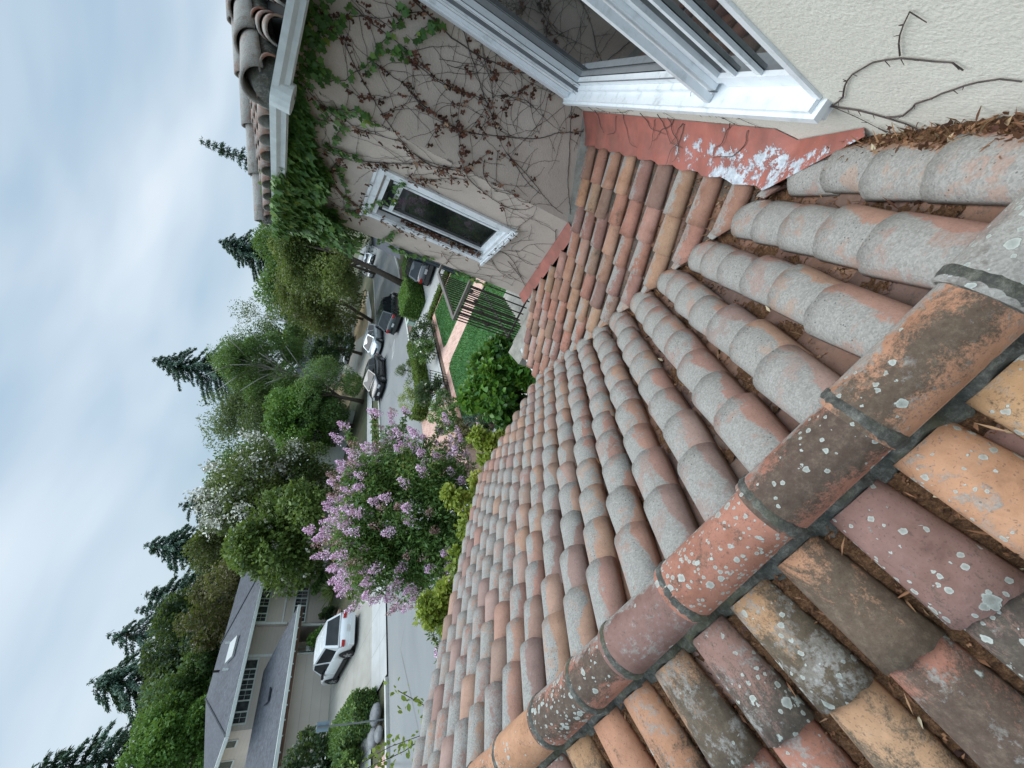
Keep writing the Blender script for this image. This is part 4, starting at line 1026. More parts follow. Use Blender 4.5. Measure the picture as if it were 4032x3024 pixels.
def bricks(name, c1, c2, mort, bw=.2, rh=.1, rot=0.0, off=.5):
    m, nt, P, N, L = newmat(name); t = N('ShaderNodeTexCoord'); mp = N('ShaderNodeMapping'); mp.inputs['Rotation'].default_value = (0, 0, rot); L(t.outputs['Object'], mp.inputs['Vector'])
    br = N('ShaderNodeTexBrick'); br.offset = off; br.inputs['Scale'].default_value = 1; br.inputs['Mortar Size'].default_value = .008; br.inputs['Brick Width'].default_value = bw; br.inputs['Row Height'].default_value = rh
    for k_, c in (('Color1', c1), ('Color2', c2), ('Mortar', mort)): br.inputs[k_].default_value = (*c, 1)
    L(mp.outputs['Vector'], br.inputs['Vector'])
    L(mix(nt, .5, br.outputs['Color'], ramp(nt, noise(nt, 2, 6, .7, objco(nt)), [(.3, g(.7)), (.7, g(1.25))]), 'MULTIPLY'), P.inputs['Base Color']); P.inputs['Roughness'].default_value = .9
    return m
M['brick'] = bricks('salmon_brick_paving', (.50, .29, .22), (.62, .40, .32), (.58, .47, .40), .24, .12, R(45))
M['brick_edge'] = bricks('brick_edging', (.42, .21, .15), (.55, .32, .25), (.46, .37, .31), .1, .3, R(90), 0)
M['brick_drive'] = bricks('brick_driveway', (.42, .23, .18), (.53, .33, .26), (.48, .38, .32), .22, .11, R(45))
def flags():
    m, nt, P, N, L = newmat('flagstone'); co = objco(nt)
    v = N('ShaderNodeTexVoronoi'); v.feature = 'DISTANCE_TO_EDGE'; v.inputs['Scale'].default_value = 2.6; L(co, v.inputs['Vector'])
    L(ramp(nt, v.outputs['Distance'], [(0, (.14, .13, .12)), (.03, (.14, .13, .12)), (.05, (.42, .41, .38))]), P.inputs['Base Color']); P.inputs['Roughness'].default_value = .9; return m
M['flag'] = flags()
M['mulch'] = plain('bark_mulch', (.13, .085, .062), 1, .45, 22, .8, 40)
M['dryground'] = plain('dry_grass_ground', (.24, .18, .10), 1, .35, 1.5, .4, 20)
def lawn_mat():
    m, nt, P, N, L = newmat('lawn_turf'); co = objco(nt)
    a = noise(nt, .9, 4, .6, co); b = noise(nt, 45, 3, .7, co)
    L(mix(nt, .6, ramp(nt, a, [(.35, (.026, .105, .024)), (.65, (.052, .15, .034))]), ramp(nt, b, [(.3, g(.5)), (.7, g(1.5))]), 'MULTIPLY'), P.inputs['Base Color'])
    P.inputs['Roughness'].default_value = .9; bump(nt, b, .8, .03); return m
M['lawn'] = lawn_mat()
def poly(name, pts, z, mat, kind='structure'):
    mb = MB(); mb.add([(x, y, z) for x, y in pts], [tuple(range(len(pts)))])
    o = mb.build(name, mat)
    if o.data.polygons[0].normal.z < 0: o.data.flip_normals()
    return tag(o, kind=kind)
poly('ground', [(-900, -200), (500, -200), (500, 900), (-900, 900)], -.02, M['ground'])
NK = [(-40, -12.15), (17, -12.2), (26, -12.5), (41, -12.85), (52, -13.9), (62, -16.2), (80, -21), (110, -33)]
FK = [(-40, -18.3), (14, -18.3), (26, -18.9), (36, -19.75), (50, -20.3), (62, -21.4), (80, -25.5), (110, -38)]
poly('road', [(x, y) for y, x in NK] + [(x, y) for y, x in FK[::-1]], 0.0, M['asphalt'])
def kerb(pts, w=.16, h=.12, name='kerb'):
    mb = MB(); n = len(pts)
    V = []
    for i, (x, y) in enumerate(pts):
        a = Vector(pts[max(i - 1, 0)]); b = Vector(pts[min(i + 1, n - 1)]); d = (b - a).normalized(); s_ = Vector((d.y, -d.x)) * w / 2
        for sx, z in ((-1, -.05), (-1, h), (1, h), (1, -.05)): V.append((x + s_.x * sx, y + s_.y * sx, z))
    F = [(i * 4 + j, i * 4 + j + 1, i * 4 + 5 + j, i * 4 + 4 + j) for i in range(n - 1) for j in range(3)]
    mb.add(V, F); return tag(mb.build(name, M['kerb']), kind='structure')
kerb([(x + .08, y) for y, x in NK if y >= 17 and y <= 26][:1] + [(-12.12, 17.8)])
kerb([(-12.40, 25.3), (-12.42, 26), (-12.77, 41), (-13.8, 52), (-16.1, 62), (-20.9, 80)])
kerb([(-18.40, -10), (-18.40, 7.9)]); kerb([(-18.42, 14.6), (-18.98, 26), (-19.85, 36), (-20.4, 50), (-21.5, 62), (-25.6, 80)])
gutp = MB()
poly('pavement', [(-12.33, 26.4), (-12.7, 40.5), (-11.2, 40.5), (-10.9, 26.6)], .05, M['mulch'])
poly('pavement', [(-11.0, 23.0), (-11.0, 42), (-9.6, 42), (-9.4, 26.2), (-9.4, 5), (-11.0, 5)], .068, M['concrete_pale'])
poly('path', [(-12.42, 22.7), (-12.42, 25.5), (-10.9, 26.3), (-9.3, 26), (-8.9, 34), (-6.4, 33), (-5.0, 23.3), (-9.3, 22.75)], .06, M['concrete_pale'])
poly('path', [(-12.25, 10.6), (-12.25, 17.5), (-10.9, 16.4), (-9.35, 15.9), (-9.0, 10.6)], .074, M['brick_drive'])
poly('path', [(-8.68, 12.3), (-8.68, 22.4), (-9.0, 22.5), (-9.0, 12.1)], .08, M['brick_edge'])
poly('path', [(-8.7, 22.40), (-9.0, 22.55), (-4, 22.62), (-4, 22.47)], .08, M['brick_edge'])
poly('path', [(-8.66, 16.55), (-8.66, 18.05), (-4.0, 18.1), (-4.0, 16.75)], .084, M['brick'])
poly('path', [(-9.0, 16.1), (-9.0, 18.5), (-8.45, 18.1), (-8.35, 16.5)], .088, M['brick'])
poly('lawn', [(-8.66, 12.5), (-8.66, 22.4), (-2.0, 22.4), (-2.0, 11.6), (-7.6, 11.7)], .07, M['lawn'])
poly('path', [(-7.95, 8.5), (-7.85, 10.1), (-3.5, 10.1), (-3.5, 8.5)], .07, M['flag'])
poly('path', [(-8.85, 12.55), (-7.62, 11.75), (-7.80, 9.3), (-8.0, 9.3), (-7.85, 11.6), (-9.0, 12.3)], .082, M['brick_edge'])
poly('garden_bed', [(-9.35, 5), (-9.35, 22.5), (-9.02, 22.5), (-9.02, 12.3), (-7.6, 11.7), (-2.0, 11.6), (-2.0, 5)], .03, M['mulch'])
# far side of the street
poly('driveway', [(-18.32, 8.0), (-18.32, 14.4), (-20.4, 13.9), (-22.4, 13.55), (-28.4, 14.0), (-28.4, 8.6), (-25.7, 8.6), (-20.4, 7.9)], .05, M['concrete'])
poly('driveway', [(-18.32, 8.0), (-18.32, 15.2), (-20.4, 15.2), (-20.4, 7.9)], .058, M['concrete_pale'])
poly('pavement', [(-20.4, -10), (-20.4, 7.7), (-21.8, 7.9), (-21.8, -10)], .05, M['concrete_pale'])
poly('pavement', [(-18.48, -10), (-18.48, 5.6), (-20.4, 5.6), (-20.4, -10)], .054, M['brick_drive'])
poly('pavement', [(-20.6, 15.2), (-20.9, 26), (-21.9, 50), (-24, 62), (-25.4, 62), (-23.4, 50), (-22.2, 26), (-21.8, 15.2)], .055, M['concrete_pale'])
poly('dry_lawn', [(-22.2, 40), (-23.6, 50), (-25.6, 66), (-48, 70), (-40, 44)], .03, M['dryground'])
poly('driveway', [(-19.9, 38.5), (-20.2, 43), (-34, 62), (-38, 60), (-24, 38)], .06, M['concrete'])
# painted diamond on the road and the repaired patch
dm = MB()
o_ = [(-15.14, 30.5), (-16.35, 30.0), (-15.95, 28.4), (-14.95, 29.0)]
o_ = [(-15.15, 30.95), (-15.72, 30.35), (-16.05, 28.85), (-15.5, 29.35)]
cx_, cy_ = sum(p[0] for p in o_) / 4, sum(p[1] for p in o_) / 4
inn = [(cx_ + (x - cx_) * .72, cy_ + (y - cy_) * .72) for x, y in o_]
dm.add([(x, y, .005) for x, y in o_ + inn], [(0, 1, 5, 4), (1, 2, 6, 5), (2, 3, 7, 6), (3, 0, 4, 7)])
M['roadpaint'] = plain('worn_road_paint', (.50, .50, .48), .8, .2, 9)
tag(dm.build('road_marking', M['roadpaint']), kind='structure')
pt = MB(); pt.add([(-12.65 + .62 * math.cos(a) * (1 + .2 * math.sin(2 * a)), 6.6 + .75 * math.sin(a), .004) for a in [2 * math.pi * i / 24 for i in range(24)]], [tuple(range(24))])
M['patch'] = plain('fresh_asphalt', (.07, .08, .09), .8, .2, 20)
tag(pt.build('road_patch', M['patch']), kind='structure')
# short turf blades over the lawn
gr = np.random.RandomState(5); n = 26000
C = np.stack([-8.6 + 5.6 * gr.rand(n), 11.8 + 10.6 * gr.rand(n), np.full(n, .07)], 1)
C = C[~((C[:, 1] > 16.5) & (C[:, 1] < 18.15))]
C = C[~((C[:, 0] < -7.6) & (C[:, 1] < 12.5))]
M['grass'] = leafmat('grass_blade', [(0, (.022, .10, .022)), (.6, (.045, .16, .034)), (1, (.10, .23, .05))], .7, .2)
V, F, Tt = leaves(C, .06, 'long', dirs=np.array([0, 0, 2.2]), ups=np.array([0, .5, 0]), jitter=.6, r=gr)
tag(numpy_mesh('grass', V, F, M['grass'], None, Tt), 'short dark green turf of the front lawn', 'grass', kind='stuff')

# ------------------------------------------------------------------ foliage builders
M['bark'] = plain('grey_bark', (.12, .095, .075), .95, .35, 8, .6, 30)
M['bark_pale'] = plain('pale_birch_bark', (.50, .48, .44), .85, .2, 6)
G = lambda a, b, c, d=None: [(0, a), (.45, b), (.85, c), (1, d or c)]
M['lf_oak'] = leafmat('oak_leaf', G((0.041, 0.066, 0.024), (0.103, 0.146, 0.041), (0.227, 0.263, 0.069), (0.349, 0.328, 0.103)))
M['lf_mid'] = leafmat('mid_green_leaf', G((0.041, 0.085, 0.031), (0.094, 0.180, 0.053), (0.198, 0.312, 0.085), (0.303, 0.398, 0.113)))
M['lf_bright'] = leafmat('bright_green_leaf', G((0.040, 0.095, 0.020), (0.095, 0.213, 0.040), (0.190, 0.331, 0.063), (0.317, 0.443, 0.111)))
M['lf_magnolia'] = leafmat('magnolia_leaf', G((0.039, 0.072, 0.020), (0.094, 0.154, 0.033), (0.187, 0.264, 0.066), (0.286, 0.330, 0.099)))
M['lf_dark'] = leafmat('dark_green_leaf', G((0.014, 0.035, 0.018), (0.039, 0.079, 0.035), (0.088, 0.150, 0.061)))
M['lf_olive'] = leafmat('olive_leaf', G((0.051, 0.064, 0.021), (0.108, 0.125, 0.037), (0.179, 0.194, 0.057)))
M['lf_brown'] = leafmat('brownish_leaf', G((0.044, 0.040, 0.015), (0.106, 0.088, 0.035), (0.163, 0.138, 0.056)))
M['lf_fir'] = leafmat('fir_needles', G((0.031, 0.066, 0.051), (0.070, 0.133, 0.092), (0.140, 0.229, 0.157)), .7, .1)
M['lf_willow'] = leafmat('pale_willow_leaf', G((0.060, 0.090, 0.036), (0.120, 0.168, 0.066), (0.204, 0.252, 0.108)))
M['lf_lime'] = leafmat('lime_leaf', G((.09, .14, .02), (.27, .34, .045), (.45, .48, .09), (.50, .30, .06)))
M['lf_laurel'] = leafmat('laurel_leaf', G((0.019, 0.062, 0.015), (0.056, 0.169, 0.027), (0.150, 0.312, 0.037), (0.425, 0.450, 0.075)), .35)
M['lf_myrtle'] = leafmat('myrtle_leaf', G((0.044, 0.101, 0.029), (0.111, 0.222, 0.057), (0.222, 0.344, 0.085), (0.385, 0.222, 0.101)))
M['bloom_pink'] = leafmat('pink_blossom', G((.58, .31, .48), (.80, .52, .71), (.93, .76, .87)), .8, .0)
M['bloom_faded'] = leafmat('faded_blossom', G((.20, .09, .07), (.36, .19, .17), (.60, .42, .42)), .8, .0)
M['bloom_white'] = leafmat('white_blossom', G((.45, .43, .33), (.62, .61, .52), (.80, .79, .72)), .8, .0)
M['box'] = leafmat('clipped_box_leaf', G((.05, .085, .015), (.11, .17, .03), (.19, .26, .045)))
def fit(rr, n): return rr.rand(n)
def crown_pts(rr, centre, rad, n, lobes=14, squash=1.0, hollow=.45, lobe_r=(.28, .46)):
    """leaf positions gathered in uneven clumps over an ellipsoid"""
    centre = np.array(centre); rad = np.array(rad)
    L_ = rr.normal(size=(lobes, 3)); L_ /= np.linalg.norm(L_, axis=1, keepdims=True); L_[:, 2] = np.where(L_[:, 2] < -.8, -L_[:, 2], L_[:, 2])
    lc = centre + L_ * rad * (.45 + .4 * rr.rand(lobes, 1)); lr_ = (lobe_r[0] + (lobe_r[1] - lobe_r[0]) * rr.rand(lobes)) * rad.min()
    which = rr.randint(lobes, size=n); tone = .25 + .45 * rr.rand(lobes)
    d = rr.normal(size=(n, 3)); d /= np.linalg.norm(d, axis=1, keepdims=True)
    q = hollow + (1 - hollow) * rr.rand(n) ** .6
    # sub-clumps
    sub = rr.normal(size=(lobes, 12, 3)); sub /= np.linalg.norm(sub, axis=2, keepdims=True)
    sd = sub[which, rr.randint(12, size=n)]
    d = d * .55 + sd; d /= np.linalg.norm(d, axis=1, keepdims=True)
    P = lc[which] + d * (lr_[which] * q)[:, None] * np.array([1, 1, .8])
    t = tone[which] + (rr.rand(n) - .5) * .5
    return P, d, np.clip(t, 0, 1), lc
def limbs(mb, base, top, targets, r0, rr, n=None):
    base = Vector(base); top = Vector(top); mid = (base + top) / 2 + Vector((rr.normal() * .1, rr.normal() * .1, 0)) * r0 * 6
    mb.tube([base, mid, top], [r0 * 1.15, r0 * .85, r0 * .65], 8)
    for t in targets[:n]:
        t = Vector(t); s_ = base.lerp(top, .55 + .45 * rr.rand()); m_ = s_.lerp(t, .5) + Vector((0, 0, (t - s_).length * .10))
        mb.tube([s_, m_, t], [r0 * .45, r0 * .28, r0 * .08], 6)
def tree(name, label, cat, x, y, ztop, rad, mat, n=6000, leaf=.28, kind='dia', zbot=None, trunk=.18, bark='bark', seed=1, group=None, lobes=14, depth=None, centre_off=(0, 0), hollow=.45, lobe_r=(.36, .56), base=None):
    rr = np.random.RandomState(seed); zb = ztop * .3 if zbot is None else zbot; n = int(n * 1.6) if rad > 2 else n
    cz = (ztop + zb) / 2; rz_ = (ztop - zb) / 2; rd = depth or rad
    root = tag(empty(name, (x, y, 0), None, None), label, cat, group)
    c = (x + centre_off[0], y + centre_off[1], cz)
    P, d, t, lc = crown_pts(rr, c, (rad, rd, rz_), n, lobes, hollow=hollow, lobe_r=lobe_r)
    tb = MB(); bs = base or (x, y, 0); limbs(tb, bs, (c[0] * .7 + bs[0] * .3, c[1] * .7 + bs[1] * .3, cz), lc, trunk, rr, 9)
    bpy.context.view_layer.update()
    part(tb, 'trunk', M[bark], True, root)
    V, F, T_ = leaves(P, leaf, kind, dirs=d * .6, jitter=.8, tint=t, r=rr)
    o = numpy_mesh('crown', V, F, M[mat], None, T_); o.parent = root; o.matrix_parent_inverse = root.matrix_world.inverted()
    return root, rr, P, d
def add_part_mesh(root, name, V, F, T_, mat):
    o = numpy_mesh(name, V, F, mat, None, T_); o.parent = root; o.matrix_parent_inverse = root.matrix_world.inverted(); return o
def conifer(label, x, y, ztop, rad, mat='lf_fir', n=None, zb=1.5, leaf=.3, seed=1, droop=.25, group='conifers on the skyline', tiers=None, lean=(0, 0), gap=.0, name='fir_tree', cat='conifer'):
    rr = np.random.RandomState(seed); root = tag(empty(name, (x, y, 0), None, None), label, cat, group)
    tb = MB(); tb.tube([(x, y, 0), (x + lean[0] * .5, y + lean[1] * .5, ztop * .5), (x + lean[0], y + lean[1], ztop)], [.25, .16, .02], 7)
    H = ztop - zb; tiers = tiers or int(H / .62); Ps, Ds, Ts = [], [], []
    for i in range(tiers):
        f_ = i / (tiers - 1 + 1e-6); z = zb + H * (f_ ** .92) * .985; rr_ = rad * 1.2 * (1 - f_) ** .72 * (.6 + .75 * rr.rand()) + .1
        nb = int(5 + 3 * rr.rand())
        for b in range(nb):
            if rr.rand() < gap: continue
            a = 2 * math.pi * (b + rr.rand() * .6) / nb; L_ = rr_ * (.7 + .5 * rr.rand()); k = max(10, int(L_ * 90))
            s_ = rr.rand(k) ** .8; dz = -droop * L_ * s_ ** 1.5 + .06 * rr.normal(size=k)
            cx0 = x + lean[0] * z / ztop; cy0 = y + lean[1] * z / ztop
            P = np.stack([cx0 + math.cos(a) * L_ * s_, cy0 + math.sin(a) * L_ * s_, z + dz], 1) + rr.normal(size=(k, 3)) * np.array([.13, .13, .09]) * (1.5 - s_)[:, None]
            D_ = np.tile(np.array([math.cos(a), math.sin(a), -droop]), (k, 1)); Ps.append(P); Ds.append(D_); Ts.append(np.clip(.15 + .55 * s_ + .25 * (rr.rand(k) - .5), 0, 1))
            if L_ > .8: tb.tube([(cx0, cy0, z), (cx0 + math.cos(a) * L_ * .8, cy0 + math.sin(a) * L_ * .8, z - droop * L_ * .7)], [.05, .015], 4)
    bpy.context.view_layer.update()
    part(tb, 'trunk', M['bark'], True, root)
    P = np.concatenate(Ps); V, F, T_ = leaves(P, leaf * .85, 'long', dirs=np.concatenate(Ds) * 1.5 + np.array([0, 0, -.4]), jitter=.6, tint=np.concatenate(Ts), r=rr)
    add_part_mesh(root, 'crown', V, F, T_, M[mat]); return root

# ------------------------------------------------------------------ skyline and street trees
conifer('slim dark conifer tip rising just over the near tower roof', -12.6, 58.7, 21.3, 1.7, seed=21, zb=6, gap=.1, droop=.1)
conifer('broad dark fir standing behind the big street oak', -34.5, 88.5, 24.5, 8.4, seed=22, zb=5, droop=.3, leaf=.42)
conifer('tall dark conifer poking up behind the white-stemmed birch', -46.6, 65, 25.4, 1.4 * 5.1, seed=23, zb=7, droop=.35, leaf=.36)
conifer('flat-topped dark pine behind the white flowering tree', -61.3, 51.3, 16.5, 4.8, seed=24, zb=6, droop=.1, leaf=.4, gap=.2)
conifer('dense blue-green fir with pointed top above the round olive tree', -60.8, 43.9, 18.0, 6.6, seed=25, zb=5, droop=.35, leaf=.4)
conifer('wide hazy green fir between the round brown-green tree and the thin grey fir', -59.8, 36.4, 15.4, 6.0, seed=26, zb=4, droop=.12, leaf=.4)
conifer('faint grey thin fir far off behind the houses', -77.9, 45.1, 18.5, 3.0, seed=27, zb=5, droop=.2, leaf=.4, gap=.2)
conifer('ragged open conifer with drooping side branches', -66.2, 35.2, 18.3, 6.9, seed=28, zb=4, droop=.45, leaf=.36, gap=.38)
conifer('tall drooping cedar above the ridge of the grey house', -59.2, 26.9, 16.6, 8.1, seed=29, zb=4, droop=.5, leaf=.4, gap=.3, name='cedar_tree', cat='cedar')
conifer('spiky dark conifer group leader at the left edge of the view', -56.6, 19.4, 17.2, 5.7, seed=30, zb=3, droop=.15, leaf=.36, gap=.2)
conifer('shorter dark conifer beside the spiky one at the left edge', -60, 15.5, 16.0, 5.7, seed=31, zb=3, droop=.15, leaf=.36, gap=.2)
BG = 'broadleaf trees behind the houses'
tree('oak_tree', 'large spreading oak with forked grey trunk on the mulch strip beside the street', 'oak', -12.33, 35.98, 11.2, 5.2, 'lf_oak', 38000, .17, zbot=1.9, trunk=.27, seed=1, lobes=34, centre_off=(.2, 2.6), depth=4.6, hollow=.3, group='street trees', lobe_r=(.30, .46))
tree('oak_tree', 'olive-green street oak with thin bent trunk beside the dark estate car', 'oak', -21.66, 46.9, 10.6, 5.2, 'lf_olive', 20000, .22, zbot=1.4, trunk=.2, seed=2, lobes=26, centre_off=(2.6, -1.0), hollow=.3, group='street trees')
tree('street_tree', 'dark round tree right behind the silver hatchback', 'tree', -25.5, 45.5, 6.0, 3.2, 'lf_dark', 7000, .2, zbot=.8, seed=3, group='street trees')
tree('street_tree', 'mid green tree filling the gap left of the big street oak', 'tree', -26, 56, 12.5, 6.0, 'lf_mid', 12000, .28, zbot=2, seed=4, lobes=22, group='street trees')
tree('street_tree', 'broad green tree closing the far end of the street', 'tree', -26, 84, 16.5, 9, 'lf_mid', 9000, .42, zbot=1, seed=5, lobes=20, group='street trees')
tree('street_tree', 'leafy green tree just past the tower wall edge', 'tree', -11.5, 52, 13.5, 5.4, 'lf_oak', 9000, .26, zbot=2.5, seed=6, lobes=22, group='street trees')
tree('street_tree', 'yellow-green tree crown showing above the olive street oak', 'tree', -20.5, 60, 14.5, 5.5, 'lf_mid', 8000, .3, zbot=3, seed=36, lobes=20, group='street trees')
tree('bare_tree', 'sparse pale tree with almost bare twigs against the sky', 'tree', -35.0, 66.3, 16.8, 3.8, 'lf_willow', 1600, .2, zbot=8, trunk=.12, bark='bark_pale', seed=7, lobes=24, group=BG, lobe_r=(.28, .46))
rt_, rr_, P_, d_ = tree('birch_tree', 'tall feathery birch with white branches rising from the front gardens', 'birch', -33.3, 49.9, 16.6, 5.6, 'lf_mid', 26000, .26, kind='long', zbot=2.0, trunk=.16, bark='bark_pale', seed=8, lobes=30, group=BG, hollow=.15, lobe_r=(.26, .42))
wb_ = MB()
for k in range(16):
    a = k * 2.4; z0 = 5 + .45 * k
    wb_.tube([(-33.3, 49.9, z0), (-33.3 + 1.8 * math.cos(a) + 1.2, 49.9 + 1.8 * math.sin(a) - 1.6, z0 + 1.6), (-33.3 + 3.6 * math.cos(a) + 1.5, 49.9 + 3.6 * math.sin(a) - 2.4, z0 + 3.0)], [.10, .06, .03], 5)
part(wb_, 'branch', M['bark_pale'], True, rt_)
tree('willow_tree', 'pale green weeping tree left of the white-stemmed birch', 'tree', -39.1, 46.5, 14.4, 5.8, 'lf_willow', 15000, .3, kind='long', zbot=2, seed=9, lobes=24, group=BG, hollow=.2)
tree('maple_tree', 'fresh green maple in front of the white gabled cottage', 'maple', -27.6, 34.6, 8.2, 3.5, 'lf_bright', 15000, .22, zbot=.6, seed=10, lobes=22, group=BG)
tree('garden_tree', 'soft dark green bushy tree behind the parked black sedan', 'tree', -24.0, 34.0, 6.0, 3.4, 'lf_mid', 12000, .2, kind='long', zbot=.1, seed=11, lobes=20, group=BG)
tree('garden_tree', 'tall green tree behind the cottage roof', 'tree', -44, 43, 13.0, 6.0, 'lf_mid', 9000, .3, zbot=1, seed=12, lobes=18, group=BG)
rt_, rr_, P_, d_ = tree('flowering_tree', 'tree covered with white flower panicles above the cottage roof', 'flowering tree', -29.0, 25.4, 9.5, 4.7, 'lf_oak', 24000, .2, zbot=.2, seed=13, lobes=22, group='crepe myrtles in bloom')
def blossoms(root, centres, rr, mat, r=.28, n=60, leaf=.1, vert=1.5, nm='blossom'):
    Ps = []
    for c in centres:
        k = rr.randint(int(n * .6), n + 1); q = rr.normal(size=(k, 3)) * np.array([r, r, r * vert]) * .5; q[:, :2] *= (1 - np.clip(q[:, 2:3] / (r * vert), -.6, .8) * .6); Ps.append(c + q)
    P = np.concatenate(Ps); V, F, T_ = leaves(P, leaf, 'hex', jitter=1, r=rr); return add_part_mesh(root, nm, V, F, T_, mat)
cs_ = P_[rr_.choice(len(P_), 330)]; dd_ = cs_ - np.array([-29.0, 25.1, 5.4]); cs_ = cs_ + dd_ * .10; cs_ = cs_[(cs_[:, 2] > 4.0)]
blossoms(rt_, cs_, rr_, M['bloom_white'], .42, 44, .22)
rt_, rr_, P_, d_ = tree('magnolia_tree', 'light green magnolia with a few cream flowers between cottage and grey-roofed house', 'magnolia', -26.0, 20.3, 7.1, 4.1, 'lf_magnolia', 15000, .24, kind='hex', zbot=.5, seed=14, lobes=26, depth=3.2)
cs_ = P_[rr_.choice(len(P_), 22)] + np.array([.4, -.5, .1]); blossoms(rt_, cs_, rr_, M['bloom_white'], .12, 14, .16, 1)
tree('round_tree', 'rounded olive-green tree below the pointed blue-green fir', 'tree', -44.2, 32.7, 11.6, 3.4, 'lf_olive', 10000, .26, zbot=3, seed=15, lobes=20, group=BG)
tree('round_tree', 'rounded brown-green tree behind the right end of the grey roof', 'tree', -44.2, 27.0, 9.8, 4.4, 'lf_brown', 12000, .24, zbot=2.4, seed=16, lobes=22, group=BG)
tree('dark_tree', 'dark dense tree mass behind the middle of the grey roof', 'tree', -52.6, 26.4, 12.4, 6.2, 'lf_dark', 14000, .3, zbot=3, seed=17, lobes=22, group=BG)
tree('round_tree', 'bright green tree behind the left end of the grey roof', 'tree', -47.2, 15.8, 10.4, 4.6, 'lf_bright', 13000, .24, zbot=3, seed=18, lobes=22, group=BG)
tree('round_tree', 'dull green tree between the cedar and the grey roof', 'tree', -50.9, 20.9, 10.8, 4.2, 'lf_mid', 10000, .27, zbot=3, seed=19, lobes=20, group=BG)
tree('dark_tree', 'dark tree behind the brown-green one, right of the roof', 'tree', -56, 40, 11.5, 6, 'lf_dark', 9000, .33, zbot=2, seed=20, lobes=18, group=BG)
tree('dark_tree', 'low dark tree closing the view at the left edge', 'tree', -55, 12, 9.5, 5, 'lf_dark', 8000, .3, zbot=2, seed=34, lobes=16, group=BG)
tree('garden_tree', 'green tree behind the distant grey-roofed house up the street', 'tree', -40, 74, 11, 7, 'lf_mid', 9000, .36, zbot=2, seed=35, lobes=18, group=BG)

# ------------------------------------------------------------------ near plants
rt_, rr_, P_, d_ = tree('crepe_myrtle', 'large crepe myrtle in full lilac-pink bloom standing beyond the tiled roof', 'crepe myrtle', -6.75, 5.95, 4.95, 1.75, 'lf_myrtle', 62000, .085, kind='long', zbot=1.5, trunk=.06, seed=40, lobes=54, depth=1.75, hollow=.1, lobe_r=(.24, .42), group='crepe myrtles in bloom')
ctr = np.array([-6.75, 5.95, 3.2]); pick = P_[rr_.choice(len(P_), 4000)]; u_ = pick - ctr; rn_ = np.linalg.norm(u_ / np.array([1.75, 1.75, 1.6]), axis=1)
pick = pick[rn_ > .78]; u_ = (pick - ctr); keep = []
for q in pick + u_ * (.08 + .10 * rr_.rand(len(u_), 1)):
    if all(np.linalg.norm(q - k_) > .23 for k_ in keep): keep.append(q)
keep = np.array(keep[:215]); cp = keep[:155]; cf = keep[155:]
def panicles(root, tips, rr, mat, nm='blossom', base=.13, n=230, leaf=.028, ctr_=ctr):
    Ps = []
    for c in tips:
        ax_ = c - ctr_; ax_ = ax_ / np.linalg.norm(ax_) + np.array([0, 0, .8]); ax_ /= np.linalg.norm(ax_); L_ = base * (1.1 + 1.3 * rr.rand()); k = int(n * (.6 + .6 * rr.rand()))
        s_ = rr.rand(k); w = base * .62 * (1 - s_) ** .7 + .015; side = rr.normal(size=(k, 3)); side -= ax_ * (side @ ax_)[:, None]; side /= np.linalg.norm(side, axis=1, keepdims=True)
        knob = 1 + .35 * np.sin(s_ * 19 + np.arctan2(side[:, 0], side[:, 1]) * 3)
        Ps.append(c + ax_ * (s_ * L_ - L_ * .3)[:, None] + side * (w * knob * (.6 + .4 * rr.rand(k)))[:, None])
    P = np.concatenate(Ps); V, F, T_ = leaves(P, leaf, 'hex', jitter=1, r=rr); return add_part_mesh(root, nm, V, F, T_, mat)
panicles(rt_, cp, rr_, M['bloom_pink'])
panicles(rt_, cf, rr_, M['bloom_faded'], 'faded_blossom', n=130, leaf=.024)
sp = MB()
SPR = []
for (tx, ty, tz, pinkk) in ((-8.0, 4.2, 1.95, 1), (-8.1, 3.9, 2.35, 1), (-7.9, 3.75, 2.2, 1), (-7.5, 4.3, 2.7, 0), (-5.5, 7.4, 4.4, 1), (-5.2, 7.3, 3.8, 1), (-5.0, 7.0, 3.0, 1), (-4.8, 6.6, 2.4, 1), (-5.8, 7.2, 4.9, 1)):
    b0 = Vector((-6.75, 5.95, 3.2)); t1 = Vector((tx, ty, tz)); m_ = b0.lerp(t1, .6) + Vector((0, 0, .3)); sp.tube([b0, m_, t1], [.02, .01, .004], 5)
    for k in range(420):
        f_ = .25 + .75 * rr_.rand(); q = (b0.lerp(m_, f_ * 1.6) if f_ < .6 else m_.lerp(t1, (f_ - .6) / .4)); SPR.append(np.array(q) + rr_.normal(size=3) * .09 * (1.2 - f_))
    if pinkk: panicles(rt_, [np.array(t1), np.array(t1) + rr_.normal(size=3) * .12], rr_, M['bloom_pink'], base=.14, n=260)
part(sp, 'branch', M['bark'], True, rt_)
V, F, T_ = leaves(np.array(SPR), .085, 'long', jitter=1, r=rr_); add_part_mesh(rt_, 'foliage', V, F, T_, M['lf_myrtle'])
rt_, rr_, P_, d_ = tree('laurel_bush', 'glossy green laurel bush growing just under the roof eaves', 'bush', -3.15, 6.15, 3.66, 1.06, 'lf_laurel', 19000, .11, kind='hex', zbot=.5, trunk=.05, seed=41, lobes=26, hollow=.35, lobe_r=(.3, .5), depth=.85)
